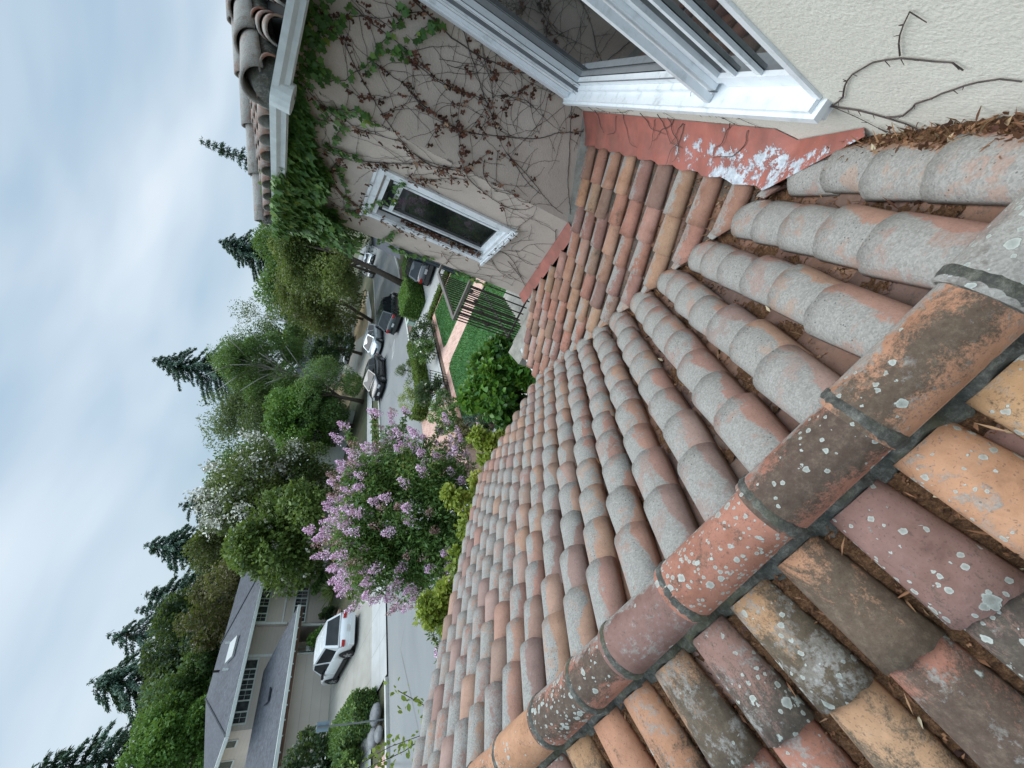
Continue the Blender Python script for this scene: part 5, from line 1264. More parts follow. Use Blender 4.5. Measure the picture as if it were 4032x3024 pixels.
def bush(name, label, x, y, ztop, rad, mat, n=1500, leaf=.08, kind='dia', seed=1, cat='shrub', group=None, depth=None, zb=.05, white=0, blob='bloom_white', wr=.05, lobes=10):
    rt, rr, P, d = tree(name, label, cat, x, y, ztop, rad, mat, n, leaf, kind=kind, zbot=zb, trunk=.03, seed=seed, group=group, lobes=lobes, depth=depth, hollow=.3)
    if white: blossoms(rt, P[rr.choice(len(P), white)] + np.array([.1, -.12, .1]) * rad, rr, M[blob], wr, 9, wr * 1.2, 1)
    return rt
for k, (x, y, zt, r_, lab) in enumerate(((-4.55, 3.45, 4.15, .50, 'lime and orange leaved shrub at the roof edge, in the middle of its row'),
                                         (-4.20, 4.15, 3.95, .48, 'lime leaved shrub at the roof edge, next after the one nearest the laurel bush'),
                                         (-3.75, 4.85, 3.55, .36, 'lime leaved shrub at the roof edge nearest the laurel bush'),
                                         (-4.9, 2.75, 4.12, .46, 'lime leaved shrub at the roof edge nearest the left side of the view'))):
    bush('photinia_bush', lab, x, y, zt - .06, r_ * .9, 'lf_lime', 4200, .068, 'hex', 50 + k, group='lime leaved shrubs along the roof edge', zb=2.2)
# climbing sprig left of the shrubs
vn = MB(); vrr = np.random.RandomState(60); VP = []
for k in range(9):
    p = Vector((-6.55 + .15 * vrr.normal(), 2.15 + .2 * vrr.normal(), 2.2)); q = [p]; a_ = vrr.rand() * 6.28
    for j in range(9):
        p = p + Vector((.10 * math.cos(a_), .10 * math.sin(a_), (.20 if k < 3 else .13 - .02 * j))); a_ += vrr.normal() * .4; q.append(p)
        for _ in range(11): VP.append(np.array(p) + vrr.normal(size=3) * .07)
    vn.tube(q, .006, 4)
spr = tag(vn.build('sapling', M['vine']), 'thin light green sapling with loose leaves between roof edge and street sign', 'sapling')
V, F, T_ = leaves(np.array(VP), .075, 'hex', jitter=1, r=vrr, tint=.35 + .35 * vrr.rand(len(VP))); numpy_mesh('foliage', V, F, M['lf_lime'], spr, T_ * .6)
bush('wispy_shrub', 'blurry soft green shrub beside the dark road patch', -9.2, 4.6, 1.9, .7, 'lf_willow', 1500, .08, 'long', 61)
# front garden
WR = 'white rose shrubs along the front garden'
bush('rose_shrub', 'rose shrub with white flowers beside the far half of the lawn', -9.35, 20.6, 1.5, .75, 'lf_dark', 3200, .09, seed=70, depth=1.7, group=WR, white=26, wr=.07, lobes=16)
bush('rose_shrub', 'dark rose shrub with white flowers right by the brick path end', -9.4, 18.9, 1.45, .7, 'lf_mid', 2600, .09, seed=71, depth=.9, group=WR, white=14, wr=.07, lobes=14)
bush('rose_shrub', 'dark rose shrub with white flowers below the clipped hedge', -9.55, 15.4, 1.4, .8, 'lf_dark', 3000, .09, seed=72, depth=1.1, group=WR, white=18, wr=.07, lobes=14)
bush('rose_shrub', 'rose shrub with small white flowers under the pink blossoms', -8.9, 12.9, 1.3, .8, 'lf_mid', 2600, .09, seed=73, depth=1.2, group=WR, white=14, wr=.06, lobes=14)
bush('garden_shrub', 'loose yellow-green shrub inside the clipped hedge nearest the silver cars', -12.0, 20.9, 1.3, .7, 'lf_willow', 2400, .08, 'long', 74, depth=1.2, group='yellow-green shrubs by the road')
bush('garden_shrub', 'loose yellow-green shrub inside the clipped hedge nearest the brick drive', -11.9, 18.2, 1.25, .7, 'lf_lime', 2400, .07, 'long', 75, depth=1.0, group='yellow-green shrubs by the road', white=6)
bush('silver_shrub', 'grey-green spiky shrub in the bark bed at the near end of the lawn', -7.5, 10.9, .8, .5, 'lf_fir', 1300, .08, 'long', 76)
bush('low_shrub', 'small dark shrub in the bark bed beside the flagstones', -7.1, 10.4, .6, .35, 'lf_dark', 900, .07, seed=77, group='low shrubs in the bark bed')
bush('low_shrub', 'small brownish shrub in the bark bed under the crepe myrtle', -8.3, 10.9, .7, .5, 'lf_brown', 1100, .07, seed=78, group='low shrubs in the bark bed')
bush('low_shrub', 'reddish low shrub between bark bed and brick edging', -8.5, 11.8, .6, .4, 'lf_brown', 900, .07, seed=79, group='low shrubs in the bark bed')
# clipped hedges: boxy crowns of small leaves
def hedge(label, path, w, h, mat='box', seed=1, leaf=.075, dens=1100, group=None, z0=.05, name='hedge'):
    rr = np.random.RandomState(seed); core = MB(); Ps, Ds = [], []
    for (x0, y0), (x1, y1) in zip(path[:-1], path[1:]):
        a = Vector((x0, y0, 0)); b = Vector((x1, y1, 0)); d = (b - a); L_ = d.length; d.normalize(); s_ = Vector((d.y, -d.x, 0))
        core.obox(a, d, s_, (0, 0, 1), 0.04, L_ - .04, -w / 2 * .9, w / 2 * .9, z0, h * .95)
        n = int(dens * L_ * (w + 2 * h))
        u = rr.rand(n) * L_; f_ = rr.rand(n) * (w + 2 * h)
        side = np.where(f_ < h, -w / 2, np.where(f_ > h + w, w / 2, f_ - h - w / 2)); z = np.where(f_ < h, f_, np.where(f_ > h + w, f_ - h - w, h))
        P = np.array(a) + np.outer(u, np.array(d)) + np.outer(side, np.array(s_)); P[:, 2] = z + z0; P += rr.normal(size=P.shape) * .03
        ne = int(dens * w * h)
        for e_, sg_ in ((0.0, -1), (L_, 1)):
            Pe = np.array(a) + np.array(d) * (e_ + .02 * sg_) + np.outer((rr.rand(ne) - .5) * w, np.array(s_)); Pe[:, 2] = rr.rand(ne) * h + z0; Ps.append(Pe + rr.normal(size=Pe.shape) * .03); Ds.append(np.tile(np.array(d) * sg_, (ne, 1)))
        N_ = np.outer(np.sign(side) * (z < h * .99), np.array(s_)); N_[:, 2] = (z >= h * .99); Ps.append(P); Ds.append(N_)
    o = tag(core.build(name, M['lf_core'], None), label, 'hedge', group)
    V, F, T_ = leaves(np.concatenate(Ps), leaf, 'dia', dirs=np.concatenate(Ds) * .7, jitter=.8, r=rr); numpy_mesh('foliage', V, F, M[mat], o, T_)
    return o
M['lf_core'] = plain('shaded_twigs', (.045, .075, .02), 1, .3, 20)
hedge('low clipped hedge curving round the yellow-green shrubs by the road', [(-11.35, 23.0), (-11.0, 20.5), (-10.95, 17.4), (-11.5, 16.5), (-12.1, 16.9)], .42, .62, seed=80)
hedge('square clipped hedge block beside the neighbouring driveway', [(-10.1, 25.5), (-10.1, 28.9)], 1.35, 1.15, seed=81, mat='lf_bright')
hedge('small clipped hedge behind the square one near the dark panelled house', [(-10.0, 31.5), (-9.9, 34.5)], .8, .8, seed=82, mat='lf_mid', name='low_hedge')
hedge('low green border strip between lawn and neighbouring driveway', [(-9.3, 22.75), (-4.8, 23.1)], .45, .18, seed=83, mat='box', name='border_hedge')
hedge('dark green hedge strip along the kerb next to the driveway across the street', [(-19.6, 7.55), (-20.4, 7.5), (-22.8, 7.6), (-24.5, 7.6)], 1.0, .95, seed=84, mat='lf_mid', leaf=.10, dens=600)
bush('garden_bush', 'big dark green bush covering the left end of the garage', -24.2, 6.9, 2.7, 1.7, 'lf_dark', 6500, .15, seed=85, white=10, wr=.1, lobes=18)
bush('garden_bush', 'rounded green bush in front of the garage side near the street sign', -21.8, 6.0, 1.5, 1.1, 'lf_mid', 3500, .12, seed=86, lobes=14)
for k, (x, y, s_) in enumerate(((-19.2, 7.0, .34), (-19.6, 6.4, .3), (-19.0, 6.3, .24))):
    rk = MB(); rr = np.random.RandomState(90 + k); P = []
    for i in range(7):
        ph = math.pi * i / 6; P.append([Vector((x + s_ * 1.3 * math.sin(ph) * math.cos(t_) * (1 + .2 * rr.rand()), y + s_ * math.sin(ph) * math.sin(t_) * (1 + .2 * rr.rand()), .05 + s_ * .55 * (1 + math.cos(ph)))) for t_ in [2 * math.pi * j / 9 for j in range(9)]]); P[-1].append(P[-1][0])
    rk.grid(P)
    if k == 0: M['rock'] = plain('grey_rock', (.20, .20, .20), .9, .3, 5, .5)
    tag(rk.build('rock', M['rock'], None, True), ['largest grey garden rock beside the kerb hedge', 'middle-sized grey rock behind the largest one by the kerb', 'smallest grey rock by the kerb near the sign pole'][k], 'rock', 'garden rocks by the kerb')
# ------------------------------------------------------------------ buildings across the street
def siding(name, c, pitch=.2):
    m, nt, P, N, L = newmat(name); co = objco(nt); s_ = N('ShaderNodeSeparateXYZ'); L(co, s_.inputs[0])
    w = math_(nt, 'FRACT', math_(nt, 'MULTIPLY', s_.outputs[2], 1 / pitch))
    line = ramp(nt, w, [(0, g(.72)), (.07, g(1)), (1, g(.96))])
    col = mix(nt, 1, ramp(nt, noise(nt, .8, 4, .6, co), [(.3, tuple(x * .93 for x in c)), (.7, tuple(x * 1.05 for x in c))]), line, 'MULTIPLY')
    L(col, P.inputs['Base Color']); P.inputs['Roughness'].default_value = .85; bump(nt, w, .4, .02); return m
M['siding'] = siding('beige_siding', (.60, .53, .455)); M['siding_white'] = siding('white_siding', (.72, .74, .71), .3)
def shingles(name, c):
    m, nt, P, N, L = newmat(name); co = objco(nt)
    a = noise(nt, 3.5, 3, .8, objco(nt, (1.2, 1.2, 5))); b = noise(nt, .5, 3, .5, co)
    col = mix(nt, .5, ramp(nt, a, [(.3, tuple(x * .6 for x in c)), (.7, tuple(x * 1.35 for x in c))]), ramp(nt, b, [(.3, g(.8)), (.7, g(1.2))]), 'MULTIPLY')
    L(col, P.inputs['Base Color']); P.inputs['Roughness'].default_value = .95; bump(nt, a, .4, .02); return m
M['shingle'] = shingles('grey_shingles', (.085, .090, .102)); M['shingle_dark'] = shingles('dark_shingles', (.05, .055, .065))
M['trim'] = plain('pale_trim', (.62, .66, .62), .6, .06, 2); M['brownwood'] = plain('brown_soffit', (.11, .055, .035), .8, .3, 4)
M['plaster_white'] = plain('white_plaster', (.58, .60, .58), .9, .08, 1.5); M['blind'] = plain('window_blind', (.42, .43, .42), .8, .1, 4)
def bpart(root, name, mat, mb, par=None): return part(mb, name, mat, par=par or root)
def window_x(root, x, y0, y1, z0, z1, cols, dark=True, name='window'):
    """window in a wall facing +x"""
    f_ = MB(); t = .07
    f_.box(x + .002, x + .05, y0, y1, z0, z0 + t); f_.box(x + .002, x + .05, y0, y1, z1 - t, z1); f_.box(x + .002, x + .05, y0, y0 + t, z0 + t, z1 - t); f_.box(x + .002, x + .05, y1 - t, y1, z0 + t, z1 - t)
    w = (y1 - y0 - 2 * t) / cols
    for c in range(1, cols): f_.box(x + .002, x + .045, y0 + t + c * w - .035, y0 + t + c * w + .035, z0 + t, z1 - t)
    for c in range(cols):
        if cols < 3 or c % 4 != 1:
            ym = y0 + t + (c + .5) * w; f_.box(x + .012, x + .03, ym - .008, ym + .008, z0 + t, z1 - t); f_.box(x + .012, x + .03, y0 + t + c * w + .036, ym - .009, (z0 + z1) / 2 - .008, (z0 + z1) / 2 + .008); f_.box(x + .012, x + .03, ym + .009, y0 + t + (c + 1) * w - .036, (z0 + z1) / 2 - .008, (z0 + z1) / 2 + .008)
    fo = bpart(root, name, M['trim'], f_)
    for c in range(cols):
        p_ = MB(); p_.box(x + .0, x + .01, y0 + t + c * w + .036, y0 + t + (c + 1) * w - .036, z0 + t, z1 - t); part(p_, 'pane', M['glass_far'], par=fo)
    return fo
nh = empty('neighbour_house', (-31, 14, 0), 'two-storey beige house with grey shingle roof and wide garage door across the street', 'house')
w_ = MB()
w_.box(-36, -28.4, 4.0, 13.85, 0, 2.35); w_.box(-36, -30.6, 13.86, 15.6, 0, 2.35)
bpart(nh, 'wall', M['siding'], w_)
w_ = MB(); w_.box(-39, -31, 17.05, 20.75, 0, 4.62); w_.box(-39, -31.35, 11.4, 17.04, 2.3, 4.62); bpart(nh, 'wall', M['siding'], w_)
tb_ = MB(); tb_.box(-31.0 + .002, -30.97, 17.06, 20.74, 2.86, 2.93); tb_.box(-31.0, -30.96, 16.98, 17.12, 2.6, 4.6); tb_.box(-31.34, -31.30, 15.15, 15.3, 3.0, 4.5); bpart(nh, 'trim_board', M['siding_white'], tb_)
gd = MB(); gd.box(-28.398, -28.36, 8.85, 13.75, .02, 2.08)
go = bpart(nh, 'garage_door', siding('garage_door_panels', (.60, .54, .47), .5), gd)
gf = MB(); gf.box(-28.398, -28.33, 13.752, 13.84, 0, 2.17); gf.box(-28.398, -28.33, 8.76, 8.848, 0, 2.17); gf.box(-28.398, -28.33, 8.85, 13.75, 2.082, 2.17); part(gf, 'frame', M['trim'], par=go)
pc = MB(); pc.box(-28.42, -28.28, 15.38, 15.52, 0, 2.35); bpart(nh, 'porch_column', M['trim'], pc)
dr = MB(); dr.box(-30.598, -30.55, 14.05, 14.95, .15, 2.2); bpart(nh, 'door', M['dark'], dr)
df = MB(); df.box(-30.598, -30.56, 14.96, 15.05, .1, 2.25); df.box(-30.598, -30.56, 15.2, 15.28, .1, 2.25); bpart(nh, 'door_frame', M['trim'], df)
ml = MB(); ml.box(-28.5, -28.40, 13.95, 14.25, 1.35, 1.6); bpart(nh, 'wall_lamp', M['trim'], ml)
st_ = MB(); st_.box(-28.6, -27.2, 14.4, 15.8, .02, .16); st_.box(-28.6, -27.7, 14.5, 15.7, .16, .30); bpart(nh, 'step', M['brick_drive'], st_)
window_x(nh, -31.0, 17.1, 20.35, 3.88, 4.6, 6); window_x(nh, -31.0, 16.95 + .1, 19.95, 1.5, 2.35, 5); window_x(nh, -31.35, 11.65, 15.1, 3.78, 4.52, 6)
# left side wall windows (facing -y)
for (x0, x1, z0, z1) in ((-33.4, -32.4, 3.9, 4.5), (-37.2, -35.2, 3.7, 4.5)):
    f_ = MB(); f_.box(x0, x1, 11.35, 11.398, z0, z1); fo = bpart(nh, 'window', M['trim'], f_); p_ = MB(); p_.box(x0 + .09, x1 - .09, 11.33, 11.348, z0 + .09, z1 - .09); part(p_, 'pane', M['glass_far'], par=fo)
def prism_roof(root, pts, faces, mat, name='roof'):
    mb = MB(); mb.add(pts, faces); return bpart(root, name, mat, mb)
E1 = [(-30.35, 10.85, 4.66), (-30.35, 21.25, 4.66), (-39.7, 21.25, 4.66), (-39.7, 10.85, 4.66)]
RG = [(-35.0, 14.6, 6.05), (-35.0, 17.9, 6.05)]
rf = prism_roof(nh, E1 + RG, [(0, 1, 5, 4), (1, 2, 5), (2, 3, 4, 5), (3, 0, 4)], M['shingle'])
fa = MB()
for (a, b, z) in (((-30.35, 10.85), (-30.35, 21.25), 4.66), ((-30.35, 10.85), (-39.7, 10.85), 4.66), ((-30.35, 21.25), (-39.7, 21.25), 4.66)):
    rbar(fa, (a[0], a[1], z - .06), (b[0], b[1], z - .06), .05, .085)
part(fa, 'fascia', M['trim'], par=rf)
hc = MB()
for e_, r_ in ((0, 4), (1, 5)): hc.tube([Vector(E1[e_]) + Vector((0, 0, .02)), Vector((RG[r_ - 4])) + Vector((0, 0, .02))], .05, 5)
part(hc, 'hip_cap', M['shingle_dark'], par=rf)
sf = MB(); sf.box(-39.6, -30.4, 10.9, 21.2, 4.60, 4.62); part(sf, 'soffit', M['siding_white'], par=rf)
sk = MB(); dn_ = Vector((1, 0, -.299)).normalized(); upn = Vector((.299, 0, 1)).normalized(); sk.obox((-32.9, 15.6, 5.46), dn_, (0, 1, 0), upn, 0, .95, 0, 1.25, 0, .12); part(sk, 'skylight', M['blind'], par=rf)
for (x, y, h_) in ((-33.3, 17.1, .3), (-34.0, 15.7, .35), (-32.5, 15.1, .3)):
    v_ = MB(); v_.tube([(x, y, 4.66 + (-30.35 - x) * .299 - .05), (x, y, 4.66 + (-30.35 - x) * .299 + h_)], .07, 8); part(v_, 'roof_vent', M['dark'] if h_ > .32 else M['trim'], par=rf)
E2 = [(-27.55, 3.0, 2.50), (-27.55, 16.25, 2.50), (-31.3, 14.3, 3.42), (-31.3, 9.6, 3.42), (-33.5, 8.4, 4.05), (-33.5, 3.0, 4.05), (-31.3, 16.25, 2.50)]
rf2 = prism_roof(nh, E2, [(0, 1, 2, 3), (1, 6, 2), (0, 3, 4, 5)], M['shingle'])
fa = MB(); rbar(fa, (-27.55, 3.0, 2.44), (-27.55, 16.25, 2.44), .05, .085); rbar(fa, (-27.6, 16.25, 2.44), (-31.3, 16.25, 2.44), .04, .06); part(fa, 'fascia', M['trim'], par=rf2)
sf = MB(); sf.box(-30.95, -27.6, 4.0, 16.2, 2.355, 2.372); sf.box(-28.0, -27.62, 4.0, 16.2, 2.18, 2.354); part(sf, 'soffit', M['brownwood'], par=rf2)
for i in range(18):
    rb = MB(); rb.box(-27.62, -27.58, 4.3 + .66 * i, 4.36 + .66 * i, 2.28, 2.35); part(rb, 'rafter_tail', M['trim'], par=rf2)
sk = MB(); sk.obox((-29.9, 11.9, 3.13), Vector((1, 0, -.245)).normalized(), (0, 1, 0), Vector((.245, 0, 1)).normalized(), 0, .5, 0, .7, 0, .08); part(sk, 'roof_vent', M['shingle_dark'], par=rf2)
# white gabled cottage
ct = empty('cottage', (-31, 34.5, 0), 'white cottage with steep dark grey gable roof and arched window', 'cottage')
fv = Vector((.62, -.785, 0)).normalized(); sv = Vector((.785, .62, 0)).normalized(); c0 = Vector((-29.4, 34.6, 0))
def cp_(s_, d, z): q = c0 + sv * s_ + fv * d; return (q.x, q.y, z)
cw = MB(); cw.add([cp_(-3.1, 0, 0), cp_(2.9, 0, 0), cp_(2.9, 0, 2.6), cp_(0, 0, 6.35), cp_(-3.1, 0, 2.4)] + [cp_(-3.1, -7, 0), cp_(2.9, -7, 0), cp_(2.9, -7, 2.6), cp_(0, -7, 6.35), cp_(-3.1, -7, 2.4)],
       [(0, 1, 2, 3, 4), (0, 4, 9, 5), (1, 6, 7, 2), (5, 9, 8, 7, 6)]); bpart(ct, 'wall', M['siding_white'], cw)
rc = MB(); rc.add([cp_(-3.45, .35, 2.1), cp_(0, .35, 6.55), cp_(3.2, .35, 2.4), cp_(3.2, -7.3, 2.4), cp_(0, -7.3, 6.55), cp_(-3.45, -7.3, 2.1), cp_(-3.35, .35, 1.95), cp_(0, .35, 6.38), cp_(3.1, .35, 2.2)],
       [(0, 1, 4, 5), (1, 2, 3, 4), (0, 6, 7, 1), (1, 7, 8, 2)]); bpart(ct, 'roof', M['shingle'], rc)
aw = MB(); outl = [(-.95, 1.0), (.75, 1.0), (.75, 2.7)] + [(-.1 + .85 * math.cos(a), 2.7 + .75 * math.sin(a)) for a in [math.pi * i / 8 for i in range(1, 8)]] + [(-.95, 2.7)]
aw.add([cp_(x, .03, z) for x, z in outl], [tuple(range(len(outl)))]); awo = bpart(ct, 'arched_window', M['glass_far'], aw)
mu = MB()
for z in (1.5, 2.0, 2.5): mu.obox(c0, sv, fv, (0, 0, 1), -.95, .75, .035, .05, z, z + .05)
for x in (-.65, -.3, .05, .4): mu.obox(c0, sv, fv, (0, 0, 1), x, x + .04, .052, .06, 1.0, 3.2)
part(mu, 'glazing_bar', M['trim'], par=awo)
vt_ = MB(); vt_.obox(c0, sv, fv, (0, 0, 1), -.25, .05, .01, .04, 4.4, 5.4); bpart(ct, 'gable_vent', M['shingle_dark'], vt_)
def simple_house(name, label, c, ang, w, d, he, hr, wallm, roofm, wins=()):
    root = empty(name, c, label, 'house'); ex = Vector((math.cos(ang), math.sin(ang), 0)); ey = Vector((-ex.y, ex.x, 0)); c = Vector(c)
    q = lambda x, y, z: tuple(c + ex * x + ey * y + Vector((0, 0, z)))
    mb = MB(); mb.add([q(-w, -d, 0), q(w, -d, 0), q(w, d, 0), q(-w, d, 0), q(-w, -d, he), q(w, -d, he), q(w, d, he), q(-w, d, he), q(-w, 0, hr - .25), q(w, 0, hr - .25)], [(0, 1, 5, 4), (1, 2, 6, 9, 5), (2, 3, 7, 6), (3, 0, 4, 8, 7)]); bpart(root, 'wall', wallm, mb)
    mb = MB(); o_ = .4; mb.add([q(-w - o_, -d - o_, he - .15), q(w + o_, -d - o_, he - .15), q(w + o_, 0, hr), q(-w - o_, 0, hr), q(w + o_, d + o_, he - .15), q(-w - o_, d + o_, he - .15)], [(0, 1, 2, 3), (3, 2, 4, 5)]); bpart(root, 'roof', roofm, mb)
    for (x0, x1, z0, z1) in wins:
        mb = MB(); mb.obox(c, ex, ey, (0, 0, 1), x0, x1, -d - .04, -d - .002, z0, z1); fo = bpart(root, 'window', M['trim'], mb)
        mb = MB(); mb.obox(c, ex, ey, (0, 0, 1), x0 + .09, x1 - .09, -d - .06, -d - .042, z0 + .09, z1 - .09); part(mb, 'pane', M['glass_far'], par=fo)
        mb = MB(); mb.obox(c, ex, ey, (0, 0, 1), (x0 + x1) / 2 - .03, (x0 + x1) / 2 + .03, -d - .075, -d - .061, z0 + .09, z1 - .09); part(mb, 'glazing_bar', M['trim'], par=fo)
    return root
simple_house('distant_house', 'white house with grey roof half hidden behind street trees', (-37, 66, 0), R(25), 5.5, 4.5, 3.2, 6.4, M['plaster_white'], M['shingle'], ((-3.5, -1.8, 1.0, 2.3), (1.0, 2.6, 1.0, 2.3)))
simple_house('pale_house', 'pale blue-white house with grey roof peeking out behind the magnolia', (-37.6, 25.2, 0), R(60), 5.0, 4, 4.3, 6.0, M['siding_white'], M['shingle'], ((-3.2, -2.0, 3.0, 4.0), (-.6, .7, 3.0, 4.0), (-3.4, -1.8, .8, 2.2)))
# dark panelled house on our side
dh = empty('dark_house', (-7, 30, 0), 'dark blue-grey panelled house beside the parked dark hatchback', 'house')
def panels():
    m, nt, P, N, L = newmat('dark_wall_panels'); co = objco(nt); mp = N('ShaderNodeMapping'); mp.inputs['Rotation'].default_value = (R(90), 0, R(90)); L(co, mp.inputs['Vector'])
    br = N('ShaderNodeTexBrick'); br.offset = 0; br.inputs['Scale'].default_value = 1; br.inputs['Mortar Size'].default_value = .02; br.inputs['Brick Width'].default_value = 1.2; br.inputs['Row Height'].default_value = .55
    for k_, c in (('Color1', (.05, .058, .07)), ('Color2', (.06, .068, .082)), ('Mortar', (.015, .016, .02))): br.inputs[k_].default_value = (*c, 1)
    L(mp.outputs['Vector'], br.inputs['Vector']); L(br.outputs['Color'], P.inputs['Base Color']); P.inputs['Roughness'].default_value = .8; return m
M['panels'] = panels()
mb = MB(); a = Vector((-5.6, 20.5, 0)); b = Vector((-10.6, 38.8, 0)); d = (b - a).normalized(); s_ = Vector((d.y, -d.x, 0)); s_ = s_ if s_.x > 0 else -s_
mb.obox(a, d, s_, (0, 0, 1), 0, (b - a).length, 0, 7, 0, 3.2); bpart(dh, 'wall', M['panels'], mb)
mb = MB(); L_ = (b - a).length; mb.add([tuple(a + d * x + s_ * y + Vector((0, 0, z))) for x, y, z in ((-.3, -.3, 3.15), (L_ + .3, -.3, 3.15), (L_ + .3, 3.5, 4.6), (-.3, 3.5, 4.6), (L_ + .3, 7.3, 3.15), (-.3, 7.3, 3.15))], [(0, 1, 2, 3), (3, 2, 4, 5)]); bpart(dh, 'roof', M['shingle_dark'], mb)
mb = MB(); mb.obox(a, d, s_, (0, 0, 1), .8, 3.4, -.03, -.002, 0, 2.2); bpart(dh, 'door', plain('navy_door', (.02, .03, .06), .4, .1, 3), mb)

# ------------------------------------------------------------------ cars
def paint(name, col, metal=.0, rough=.22):
    m, nt, P, N, L = newmat(name); P.inputs['Base Color'].default_value = (*col, 1); P.inputs['Metallic'].default_value = metal; P.inputs['Roughness'].default_value = rough
    P.inputs['Coat Weight'].default_value = .8; P.inputs['Coat Roughness'].default_value = .05
    f = noise(nt, 3, 3, .6, objco(nt)); L(ramp(nt, f, [(.3, g(rough * .8)), (.7, g(rough * 1.5))]), P.inputs['Roughness']); return m
M['tyre'] = plain('tyre_rubber', (.018, .018, .018), .85, .2, 20); M['rim'] = plain('alloy_rim', (.42, .43, .44), .3, .1, 10, metal=.8)
M['carglass'] = glass_mat('car_glass', (.01, .013, .015), (.02, .025, .027)); M['carglass'].node_tree.nodes['Principled BSDF'].inputs['Specular IOR Level'].default_value = .28; M['redlamp'] = plain('red_lamp', (.42, .012, .012), .2, .1, 9); M['clearlamp'] = plain('headlamp', (.55, .58, .60), .12, .1, 20)
M['plastic'] = plain('black_plastic', (.02, .02, .021), .6, .2, 10); M['plate'] = plain('number_plate', (.62, .62, .60), .5, .05, 5); M['chrome'] = plain('chrome', (.6, .62, .62), .15, .05, 5, metal=1)
def car(name, label, x, y, heading, kind, body, L_=4.6, W=1.82, group=None, rails=False, cladding=False, z=.0):
    """built nose to +y round the origin, then turned and moved"""
    root = empty(name, (0, 0, 0), label, 'car', group)
    hl = L_ / 2; hw = W / 2
    if kind == 'suv':   top = [(-hl, .62, .80), (-hl + .10, .98, .95), (-hl + .7, 1.02, .99), (0, 1.0, 1.0), (hl - 1.45, .98, 1.0), (hl - .9, .96, .97), (hl - .25, .84, .88), (hl, .58, .70)]; cab = [(-hl + .12, .98), (-hl + .52, 1.58), (-.0, 1.66), (.55, 1.58), (hl - 1.30, .98)]
    elif kind == 'hatch': top = [(-hl, .55, .78), (-hl + .12, .92, .93), (-hl + .7, .96, .99), (0, .94, 1.0), (hl - 1.3, .92, 1.0), (hl - .8, .88, .97), (hl - .2, .72, .85), (hl, .5, .66)]; cab = [(-hl + .15, .93), (-hl + .62, 1.42), (-.15, 1.50), (.42, 1.43), (hl - 1.12, .92)]
    elif kind == 'sedan': top = [(-hl, .52, .80), (-hl + .12, .90, .92), (-hl + .9, .98, .98), (0, .93, 1.0), (hl - 1.3, .90, 1.0), (hl - .8, .86, .97), (hl - .2, .70, .86), (hl, .48, .70)]; cab = [(-hl + .62, .94), (-hl + 1.25, 1.36), (-.15, 1.44), (.38, 1.38), (hl - 1.25, .90)]
    zl = .24 if kind != 'suv' else .30
    b = MB(); rows = []
    # finer stations
    ys = np.linspace(-hl, hl, 30); tz = np.interp(ys, [t[0] for t in top], [t[1] for t in top]); tw = np.interp(ys, [t[0] for t in top], [t[2] for t in top])
    wy = (hl - .86, -hl + .84); wr = .36 if kind == 'suv' else .33
    for i, yy in enumerate(ys):
        w = hw * tw[i]; zt = tz[i]; zb = zl
        for q in wy:
            dd = abs(yy - q); 
            if dd < wr + .06: zb = max(zb, .02 + wr + math.sqrt(max(0, (wr + .06) ** 2 - dd ** 2)) * .92)
        zm = zb + (zt - zb) * .45
        rows.append([Vector((-w * .90, yy, zb)), Vector((-w * .995, yy, min(zb + .06, zt - .05))), Vector((-w, yy, zm)), Vector((-w * .975, yy, zt - .05)), Vector((-w * .90, yy, zt)), Vector((-w * .45, yy, zt + .035)), Vector((0, yy, zt + .045)),
                     Vector((w * .45, yy, zt + .035)), Vector((w * .90, yy, zt)), Vector((w * .975, yy, zt - .05)), Vector((w, yy, zm)), Vector((w * .995, yy, min(zb + .06, zt - .05))), Vector((w * .90, yy, zb))])
    b.grid(rows); n_ = len(rows[0]); b.f += [tuple(range(n_))[::-1], tuple((len(rows) - 1) * n_ + j for j in range(n_))]
    part(b, 'body', body, True, root)
    ub = MB(); ub.box(-hw * .80, hw * .80, -hl + .15, hl - .15, .18, .60); part(ub, 'underbody', M['plastic'], par=root)
    cb = MB(); rows = []
    for (yy, zz) in cab:
        f_ = (zz - cab[0][1]) / (1.6 - cab[0][1]); f_ = max(0, min(1, f_)); wb_ = hw * .93 - f_ * hw * .21
        rows.append([Vector((-wb_, yy, zz)), Vector((-wb_ * .6, yy, zz + .03 * (f_ > .3))), Vector((0, yy, zz + .045 * (f_ > .3))), Vector((wb_ * .6, yy, zz + .03 * (f_ > .3))), Vector((wb_, yy, zz))])
    cb.grid(rows)
    base = [Vector((s_ * hw * .93, yy, .90)) for s_ in (-1, 1) for yy in (cab[0][0], cab[-1][0])]
    sides = []
    for s_ in (0, 4):
        ring = [r_[s_] for r_ in rows] ; cb.add(ring + [Vector((ring[-1].x, ring[-1].y, .85)), Vector((ring[0].x, ring[0].y, .85))], [tuple(range(len(ring) + 2)) if s_ else tuple(range(len(ring) + 2))[::-1]])
        sides.append(ring)
    co_ = part(cb, 'cabin', body, False, root)
    def inset(pts, k, off):
        c = sum(pts, Vector()) / len(pts); nr = (pts[1] - pts[0]).cross(pts[2] - pts[0]).normalized()
        if nr.dot(c - Vector((0, c.y * .3, 1.0))) < 0: nr = -nr
        return [c + (p - c) * k + nr * off for p in pts]
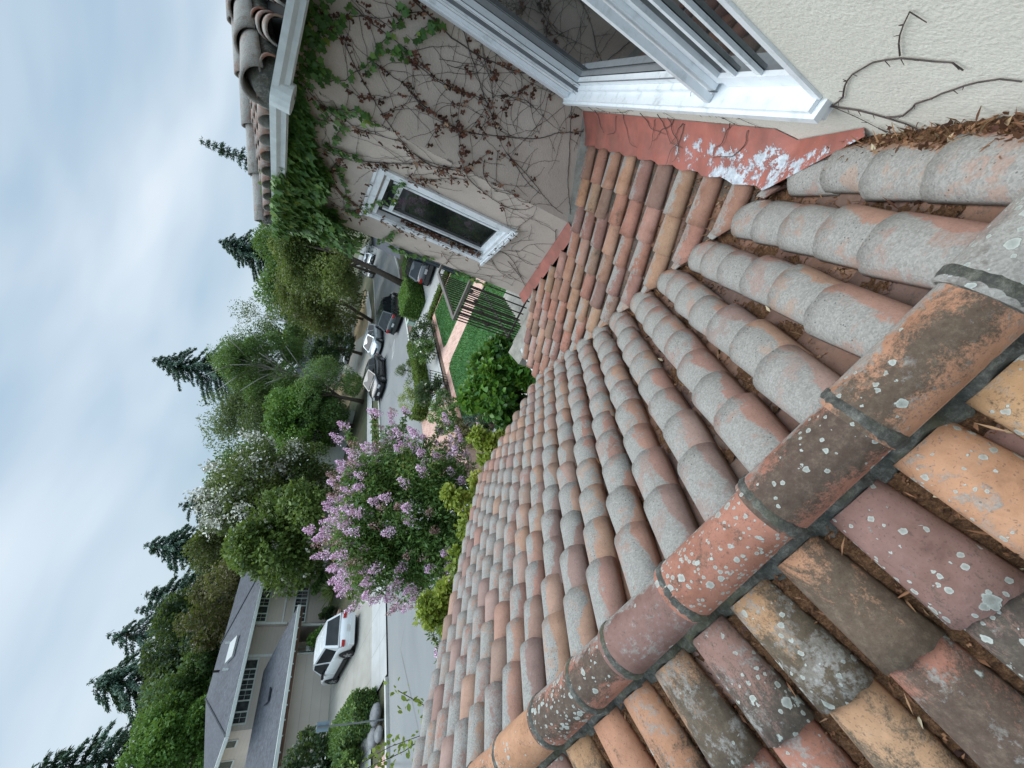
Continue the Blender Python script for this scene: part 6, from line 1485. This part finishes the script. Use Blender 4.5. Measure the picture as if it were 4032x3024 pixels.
    for ring in sides:
        a, b2, c2, d2, e2_ = ring; m1 = b2.lerp(c2, .95); ml_ = Vector((c2.x * 1.0, c2.y - .02, a.z)); ml_.x = a.x
        r_ = MB(); r_.add(inset([a.lerp(e2_, .10), a.lerp(e2_, .46), c2 - Vector((0, .05, .05)), b2.lerp(a, .12)], .93, .010), [(0, 1, 2, 3)]); part(r_, 'side_window', M['carglass'], par=root)
        r_ = MB(); r_.add(inset([a.lerp(e2_, .50), a.lerp(e2_, .95), d2 - Vector((0, .0, .03)), c2 - Vector((0, -.04, .05))], .93, .010), [(0, 1, 2, 3)]); part(r_, 'side_window', M['carglass'], par=root)
    for (i0, i1, nm) in ((0, 1, 'rear_window'), (3, 4, 'windscreen')):
        r_ = MB(); A_, B_ = rows[i0], rows[i1]; r_.add(inset([A_[0], A_[4], B_[4], B_[0]], .86, .022), [(0, 1, 2, 3)]); part(r_, nm, M['carglass'], par=root)
    if cladding or True:
        for s_ in (-1, 1):
            cl = MB(); cl.box(s_ * hw * .99 - .02, s_ * hw * .99 + .02, wy[1] + wr + .05, wy[0] - wr - .05, zl - .04, zl + (.16 if cladding else .05))
            part(cl, 'sill_trim', M['plastic'], par=root)
    for s_ in (-1, 1):
        for q in wy:
            wh = MB(); prof = [(0, wr * .55), (-.02, wr * .62), (0.0, wr * .86), (.02, wr * .97), (.08, wr), (.15, wr * .97), (.17, wr * .8), (.17, .05)]
            P_ = [[Vector((s_ * (hw - .01 - dx), q + rr_ * math.cos(t_), wr + rr_ * math.sin(t_))) for t_ in [2 * math.pi * j / 20 for j in range(21)]] for dx, rr_ in prof]
            wh.grid(P_); wo = part(wh, 'wheel', M['tyre'], True, root)
            rm = MB()
            for k in range(5):
                a = 2 * math.pi * k / 5 + .3; dv = Vector((0, math.cos(a), math.sin(a))); pv = Vector((0, -math.sin(a), math.cos(a)))
                rm.obox((s_ * (hw - .015), q, wr), dv, pv, (s_, 0, 0), .02, wr * .60, -.035, .035, -.012, .012)
            P_ = [[Vector((s_ * (hw - dx), q + rr_ * math.cos(t_), wr + rr_ * math.sin(t_))) for t_ in [2 * math.pi * j / 16 for j in range(17)]] for dx, rr_ in ((.03, wr * .56), (.005, wr * .60), (.005, wr * .66), (.03, wr * .68))]
            rm.grid(P_); part(rm, 'rim', M['rim'], par=wo)
            ar = MB(); ar.add([(s_ * (hw * .93), q + (wr + .045) * math.cos(math.pi * j / 10), wr + (wr + .045) * math.sin(math.pi * j / 10)) for j in range(11)] + [(s_ * hw * .93, q - wr, .2), (s_ * hw * .93, q + wr, .2)], [tuple(range(13))]); part(ar, 'wheel_arch', M['plastic'], par=root)
        zt = np.interp(-hl + .15, [t[0] for t in top], [t[1] for t in top])
        tl = MB(); tl.box(min(s_ * hw * .60, s_ * hw * .90), max(s_ * hw * .60, s_ * hw * .90), -hl - .012, -hl + .16, zt - .26, zt - .12); part(tl, 'taillight', M['redlamp'], par=root)
        zf = np.interp(hl - .12, [t[0] for t in top], [t[1] for t in top])
        hd = MB(); hd.box(min(s_ * hw * .50, s_ * hw * .80), max(s_ * hw * .50, s_ * hw * .80), hl - .18, hl - .02, zf - .14, zf - .01); part(hd, 'headlight', M['clearlamp'], par=root)
        mi = MB(); mi.box(min(s_ * hw * .93, s_ * (hw + .16)), max(s_ * hw * .93, s_ * (hw + .16)), cab[-1][0] - .42, cab[-1][0] - .26, 1.0, 1.13); part(mi, 'mirror', body if not cladding else M['plastic'], par=root)
        if rails:
            rl = MB(); rl.tube([(s_ * hw * .66, cab[1][0] + .05, 1.68), (s_ * hw * .68, -.4, 1.74), (s_ * hw * .66, cab[3][0], 1.67)], .025, 6); part(rl, 'roof_rail', M['chrome'], par=root)
    bp = MB(); bp.box(-hw * .86, hw * .86, -hl - .05, -hl + .12, .28, .50); part(bp, 'bumper', body if not cladding else M['white_car'], par=root)
    bp = MB(); bp.box(-hw * .72, hw * .72, hl - .12, hl + .03, .26, .44); part(bp, 'bumper', M['plastic'] if kind == 'sedan' else body, par=root)
    gr_ = MB(); gr_.box(-hw * .42, hw * .42, hl - .06, hl + .012, .50, .62); part(gr_, 'grille', M['plastic'], par=root)
    for (yy, zz) in ((-hl - .02 - .04, .62 if kind != 'sedan' else .55), (hl + .035, .40)):
        pl = MB(); pl.box(-.16, .16, yy - .006, yy + .006, zz - .07, zz + .07); part(pl, 'number_plate', M['plate'], par=root)
    root.location = (x, y, z); root.rotation_euler = (0, 0, heading)
    return root
M['white_car'] = paint('white_paint_car', (.72, .74, .74)); M['black_car'] = paint('black_paint_car', (.008, .009, .010)); M['silver_car'] = paint('silver_paint_car', (.40, .44, .46), .5, .3)
M['green_car'] = paint('dark_green_paint_car', (.022, .030, .028), .2); M['blue_car'] = paint('dark_paint_car', (.012, .014, .018)); M['pale_car'] = paint('pale_car_paint', (.50, .53, .55), .3)
CG = 'cars parked along the street'
car('parked_car', 'dark estate car with roof rails parked on the near side of the street', -13.72, 32.65, R(-1.5), 'suv', M['green_car'], 4.75, 1.84, CG, rails=True)
car('parked_car', 'silver hatchback facing the viewer at the far kerb behind the black sedan', -18.6, 36.2, R(183), 'hatch', M['silver_car'], 4.4, 1.78, CG)
car('parked_car', 'black sedan facing the viewer at the far kerb next to the pink blossoms', -18.2, 29.5, R(181), 'sedan', M['black_car'], 4.75, 1.82, CG)
car('parked_car', 'silver car standing on the drive of the distant grey-roofed house', -32.0, 57.2, R(128), 'hatch', M['silver_car'], 4.5, 1.8)
car('parked_car', 'white crossover with red tail lights on the driveway in front of the garage door', -25.0, 12.25, R(88), 'suv', M['white_car'], 4.65, 1.86, None, cladding=True)
car('parked_car', 'dark hatchback with red tail light parked between square hedge and dark panelled house', -8.15, 28.3, R(12), 'hatch', M['blue_car'], 4.5, 1.8)
car('parked_car', 'pale car under the big oak at the bend of the street, the nearer of two', -21.2, 62.5, R(196), 'hatch', M['pale_car'], 4.4, 1.8, CG)
car('parked_car', 'pale car under the big oak at the bend of the street, the farther of two', -21.8, 69.5, R(198), 'sedan', M['pale_car'], 4.4, 1.8, CG)
# street sign on its pole at the far kerb
sg = empty('street_sign', (-18.8, 6.65, 0), 'grey-blue sign plate on a thin pole by the kerb in front of the garage', 'sign')
pp_ = MB(); pp_.tube([(-18.8, 6.66, 0), (-18.8, 6.66, 2.42)], .03, 8); bpart(sg, 'pole', plain('galvanised_pole', (.22, .24, .25), .5, .1, 5, metal=.5), pp_)
pp_ = MB(); pp_.obox((-18.8, 6.66, 0), (.5, .86, 0), (.86, -.5, 0), (0, 0, 1), -.15, .15, -.045, -.032, 2.0, 2.42); bpart(sg, 'sign_plate', plain('sign_back', (.20, .28, .33), .5, .15, 6), pp_)
# utility box on the mulch strip, brown pole beside the far wisps, low gate by the path
ub_ = MB(); ub_.box(-11.5, -11.2, 26.0, 26.4, .05, .5); ub_.box(-11.53, -11.17, 25.97, 26.43, .501, .54); tag(ub_.build('utility_box', plain('pale_green_box', (.36, .46, .38), .6, .1, 4)), 'small pale green utility box on the mulch at the kerb', 'utility box')
gt_ = empty('garden_gate', (-9.0, 16.2, 0), 'small dark iron garden gate at the end of the brick path', 'gate')
for k in range(5):
    q_ = MB(); q_.tube([(-9.1 + .03 * k, 15.5 + .18 * k, .05), (-9.1 + .03 * k, 15.5 + .18 * k, .95)], .015, 5); part(q_, 'bar', M['iron'], par=gt_)
q_ = MB(); q_.tube([(-9.1, 15.5, .9), (-8.98, 16.22, .9)], .02, 5); q_.tube([(-9.1, 15.5, .3), (-8.98, 16.22, .3)], .02, 5); part(q_, 'gate_frame', M['iron'], par=gt_)
# yucca and low plants in front of the beige house
def yucca(label, x, y, h, n, seed, mat='lf_willow'):
    rr = np.random.RandomState(seed); mb = MB()
    for k in range(n):
        a = rr.rand() * 6.28; e = rr.rand() * 1.2; L_ = h * (.7 + .5 * rr.rand()); d = Vector((math.cos(a) * math.cos(e), math.sin(a) * math.cos(e), math.sin(e))); sd = d.cross(Vector((0, 0, 1))).normalized() * .05
        p = Vector((x, y, .35 * h)); t_ = rr.rand(); mb.add([p - sd * .5, p + sd * .5, p + d * L_ * .6 + sd * .6, p + d * L_ - Vector((0, 0, .12)), p + d * L_ * .6 - sd * .6], [(0, 1, 2, 3, 4)], tint=t_)
    return tag(mb.build('yucca', M[mat]), label, 'yucca', 'yuccas by the beige house')
yucca('spiky yucca nearest the porch of the beige house', -27.4, 17.2, 1.3, 70, 1); yucca('spiky yucca farther right in front of the beige house', -27.2, 18.8, 1.3, 70, 2)
bush('foundation_shrub', 'dark shrub below the lower window of the beige house', -29.6, 19.3, 1.5, 1.3, 'lf_mid', 3500, .13, seed=100)
bush('foundation_shrub', 'small dark bush beside the porch column', -28.9, 16.3, 1.0, .6, 'lf_dark', 1800, .12, seed=101)
bush('foundation_shrub', 'green bush next to the garage door behind the white crossover', -28.0, 14.3, 1.6, .75, 'lf_bright', 2600, .13, seed=102)
bush('flowering_shrub', 'white flowering low shrub at the driveway corner', -24.8, 16.6, .9, .8, 'lf_bright', 2200, .11, seed=103, white=40, wr=.1)
bush('low_plants', 'yellow-green low plants edging the driveway', -24.4, 15.4, .5, .7, 'lf_lime', 1500, .1, seed=104)
